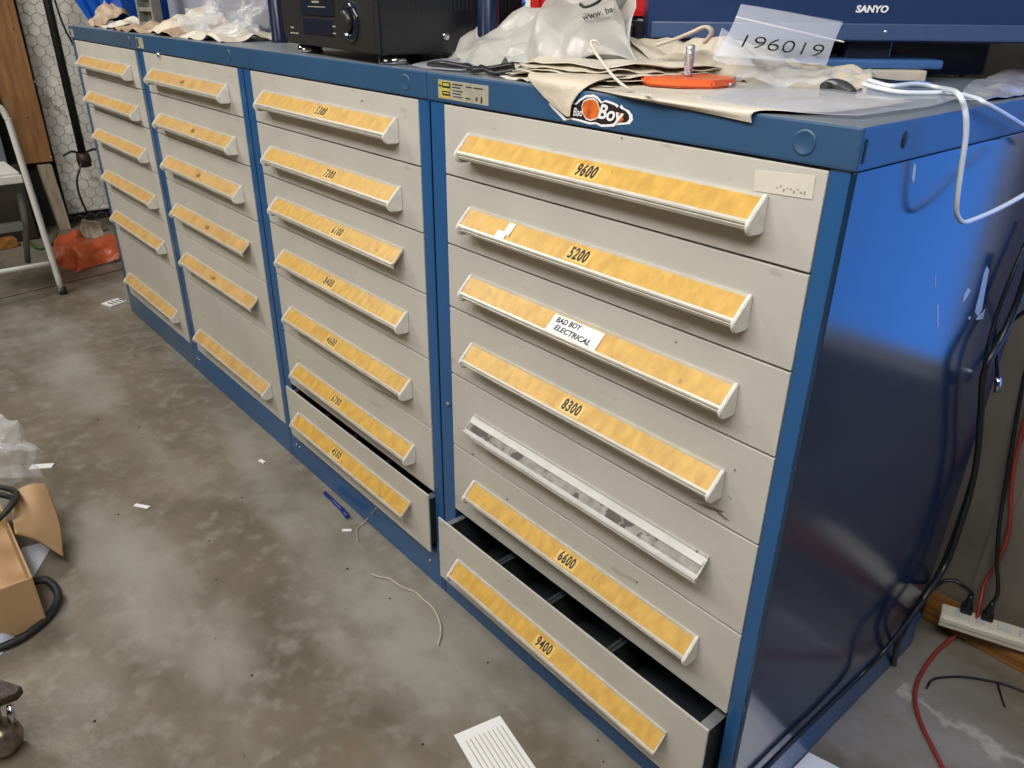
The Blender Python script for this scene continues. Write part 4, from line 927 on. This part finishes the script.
# cardboard box with open flap
bx = thing('cardboard_box', 'open brown cardboard box at the left edge with black belts inside', 'cardboard box', (0, 0, 0))
def quad(name, pts, th, m, par):
    bm = bmesh.new(); V = [bm.verts.new(p) for p in pts]; bm.faces.new(V); me = bpy.data.meshes.new(name); bm.to_mesh(me); bm.free()
    o = link(name, me, m, par); s_ = o.modifiers.new('s', 'SOLIDIFY'); s_.thickness = th; s_.offset = 0
    b_ = o.modifiers.new('b', 'BEVEL'); b_.width = .0012; return o
zt = .13
A_ = P(12, 533, 2, zt); B_ = P(31, 577, 2, zt); wall_lo = B_.copy(); wall_lo.z = .004
dirF = (P(-40, 604, 2, zt) - B_).normalized()                        # front panel runs to the left of the picture
F0 = B_ + dirF * .45; A0 = A_ + (A_ - B_).normalized() * .30
B_2 = P(33, 590, 2, .004); 
quad('front_panel', [B_, F0, Vector((F0.x, F0.y, .004)), Vector((B_.x, B_.y, .004))], .004, M['card'], bx)
quad('side_panel', [B_, A0, Vector((A0.x, A0.y, .004)), Vector((B_.x, B_.y, .004))], .004, M['card'], bx)
quad('back_panel', [A0, A0 + dirF * .45, Vector(((A0 + dirF * .45).x, (A0 + dirF * .45).y, .004)), Vector((A0.x, A0.y, .004))], .004, M['card'], bx)
quad('bottom_panel', [Vector((B_.x, B_.y, .004)), Vector((F0.x, F0.y, .004)), Vector(((A0 + dirF * .45).x, (A0 + dirF * .45).y, .004)), Vector((A0.x, A0.y, .004))], .004, M['card'], bx)
wsheet_ = sheet('flap', [[P(10, 493, 2, .13), P(30, 484, 2, .14), P(46, 484, 2, .12)], [P(12, 514, 2, .13), P(36, 508, 2, .12), P(60, 522, 2, .07)], [P(16, 533, 2, .13), P(38, 540, 2, .09), P(64, 556, 2, .03)]], M['card'], bx, 16, 16, .004, 8, 2, thick=.004)
# belts in the box
ct_ = (A_ + F0) / 2
for k, lab in enumerate(('outer black drive belt coiled in the cardboard box', 'inner black drive belt coiled in the cardboard box')):
    q = MB(); r = .10 - k * .02; cc_ = P(-6, 512, 2, .12)
    q.tube([cc_ + Vector((r * math.cos(t * PI / 8) * .9, r * math.sin(t * PI / 8) * .55, .012 * math.sin(t * PI / 8 * 2) + .03 - k * .012)) for t in range(17)], .0065, 8)
    tag(q.build('drive_belt', M['rubber']), lab, 'belt', 'black drive belts around the cardboard box')
q = MB()
bl = [P(30, 583, 2, .045), P(44, 580, 2, .04), P(54, 586, 2, .03), P(58, 597, 2, .02), P(52, 612, 2, .012), P(36, 628, 2, .010), P(14, 642, 2, .010), P(-20, 655, 2, .010)]
q.tube(bl, .0088, 8)
tag(q.build('drive_belt', M['rubber']), 'black ribbed drive belt looping out beside the cardboard box', 'belt', 'black drive belts around the cardboard box')
# clear bag above the box
wsheet('clear_plastic_bag', [[P(-25, 425, 2, .22), P(0, 420, 2, .22), P(22, 432, 2, .20), P(38, 452, 2, .15)], [P(-25, 450, 2, .20), P(0, 450, 2, .2), P(20, 458, 2, .17), P(40, 468, 2, .12)], [P(-25, 488, 2, .13), P(0, 486, 2, .13), P(18, 482, 2, .13), P(38, 476, 2, .10)]], M['clear'],
       'clear plastic bag bulging over the cardboard box', 'plastic bag', nu=70, nv=60, amp=.085, f=36, seed=3.4, thick=.0006)
q = MB(); c = [P(36, 560), P(58, 542), P(50, 560), P(30, 590), P(5, 604), P(0, 592)]
q.prism([(v.x, v.y) for v in [P(22, 548), P(56, 540), P(30, 583), P(6, 606)]], .0006, .0016, 'z')
tag(q.build('paper_sheet', mat('bluish_paper', (.60, .64, .74), .6, var=.1, scale=30)), 'bluish paper sheet half under the cardboard box', 'paper')
wsheet('crumpled_paper', [[P(-20, 600), P(0, 606), P(12, 616)], [P(-20, 625, 2, .03), P(0, 625, 2, .03), P(18, 628)], [P(-20, 665), P(-5, 662), P(8, 648)]], mat('blue_white_wrapper', (.55, .60, .74), .4, var=.25, scale=25),
       'crumpled bluish wrapper under the drive belt', 'wrapper', nu=24, nv=24, amp=.03, f=14, seed=6, thick=.0006, floor=.001)
# hitch part lower left
hp = thing('tow_hitch', 'brown steel hitch bracket with a worn metal ball, lower left corner', 'hitch', (0, 0, 0))
a = P(22, 688, 2, .12); zt = .12
c = [P(22, 686, 2, zt), P(16, 694, 2, zt), P(-40, 716, 2, zt), P(-60, 680, 2, zt), P(-2, 678, 2, zt)]
q = MB(); q.prism([(v.x, v.y) for v in c], zt - .016, zt, 'z', .002); q.build('bracket', M['rusty'], hp)
cb_ = P(2, 738, 2, .032)
q = MB(); q.lathe([(.004, 0), (.02, .003), (.030, .014), (.034, .032), (.030, .050), (.020, .061), (.012, .066), (.012, .085), (.015, .105)], 24, (cb_.x, cb_.y, .001)); q.build('ball', M['castmetal'], hp)
q = MB(); q.tube([P(10, 705, 2, .10), P(12, 722, 2, .07)], .006, 8, smooth=False); q.build('pin', M['chrome'], hp)

# ------------------------------------------------------------------ light
w = bpy.data.worlds.new('world'); bpy.context.scene.world = w; w.use_nodes = True
bg = w.node_tree.nodes['Background']; bg.inputs[0].default_value = (.10, .37, 1.25, 1); bg.inputs[1].default_value = 1.85
def area(name, loc, target, sx, sy, power, col, spread=180):
    l = bpy.data.lights.new(name, 'AREA'); l.shape = 'RECTANGLE'; l.size = sx; l.size_y = sy; l.energy = power; l.color = col; l.spread = math.radians(spread)
    o = bpy.data.objects.new(name, l); C.objects.link(o); o.location = loc
    o.rotation_euler = (Vector(target) - Vector(loc)).to_track_quat('-Z', 'Y').to_euler(); return o
area('overhead_area', (-.1, -1.1, 2.25), (-.3, -.1, .7), 2.4, .5, 46, (1.0, .99, .98))
area('warm_fill', (-1.3, -3.5, 1.9), (-1.3, 0, .2), 1.2, .8, 16, (1.0, .80, .52))  # unseen fill added to warm the lower drawer faces
area('overhead_area', (-3.0, -1.35, 2.6), (-3.2, .1, .6), 1.2, .8, 54, (1.0, .97, .92))  # unseen light added to brighten the insulation at the left end
area('overhead_area', (1.9, -.9, 3.1), (.5, .6, .3), 1.0, .8, 20, (1.0, .90, .74))  # unseen warm light added to lift the back wall on the right
po = area('window_portal', ((WX0 + WX1) / 2, YB + .07, (WZ0 + WZ1) / 2), ((WX0 + WX1) / 2, 0, (WZ0 + WZ1) / 2), WX1 - WX0, WZ1 - WZ0, 1, (1, 1, 1))
po.data.cycles.is_portal = True
sl = bpy.data.lights.new('paper_spot', 'SPOT'); sl.energy = 72; sl.color = (1.0, .95, .9); sl.spot_size = math.radians(7.6); sl.spot_blend = .08; sl.shadow_soft_size = .01  # spot added to brighten the floor paper alone, for its reflection
so_ = bpy.data.objects.new('paper_spot', sl); C.objects.link(so_); so_.location = (.75, 1.2, 1.9); so_.rotation_euler = (Vector((.13, .10, 0)) - Vector(so_.location)).to_track_quat('-Z', 'Y').to_euler()
sc = bpy.context.scene
sc.view_settings.view_transform = 'Standard'; sc.view_settings.look = 'None'; sc.view_settings.exposure = 0.0; sc.view_settings.gamma = 1.0
sc.view_settings.use_curve_mapping = False
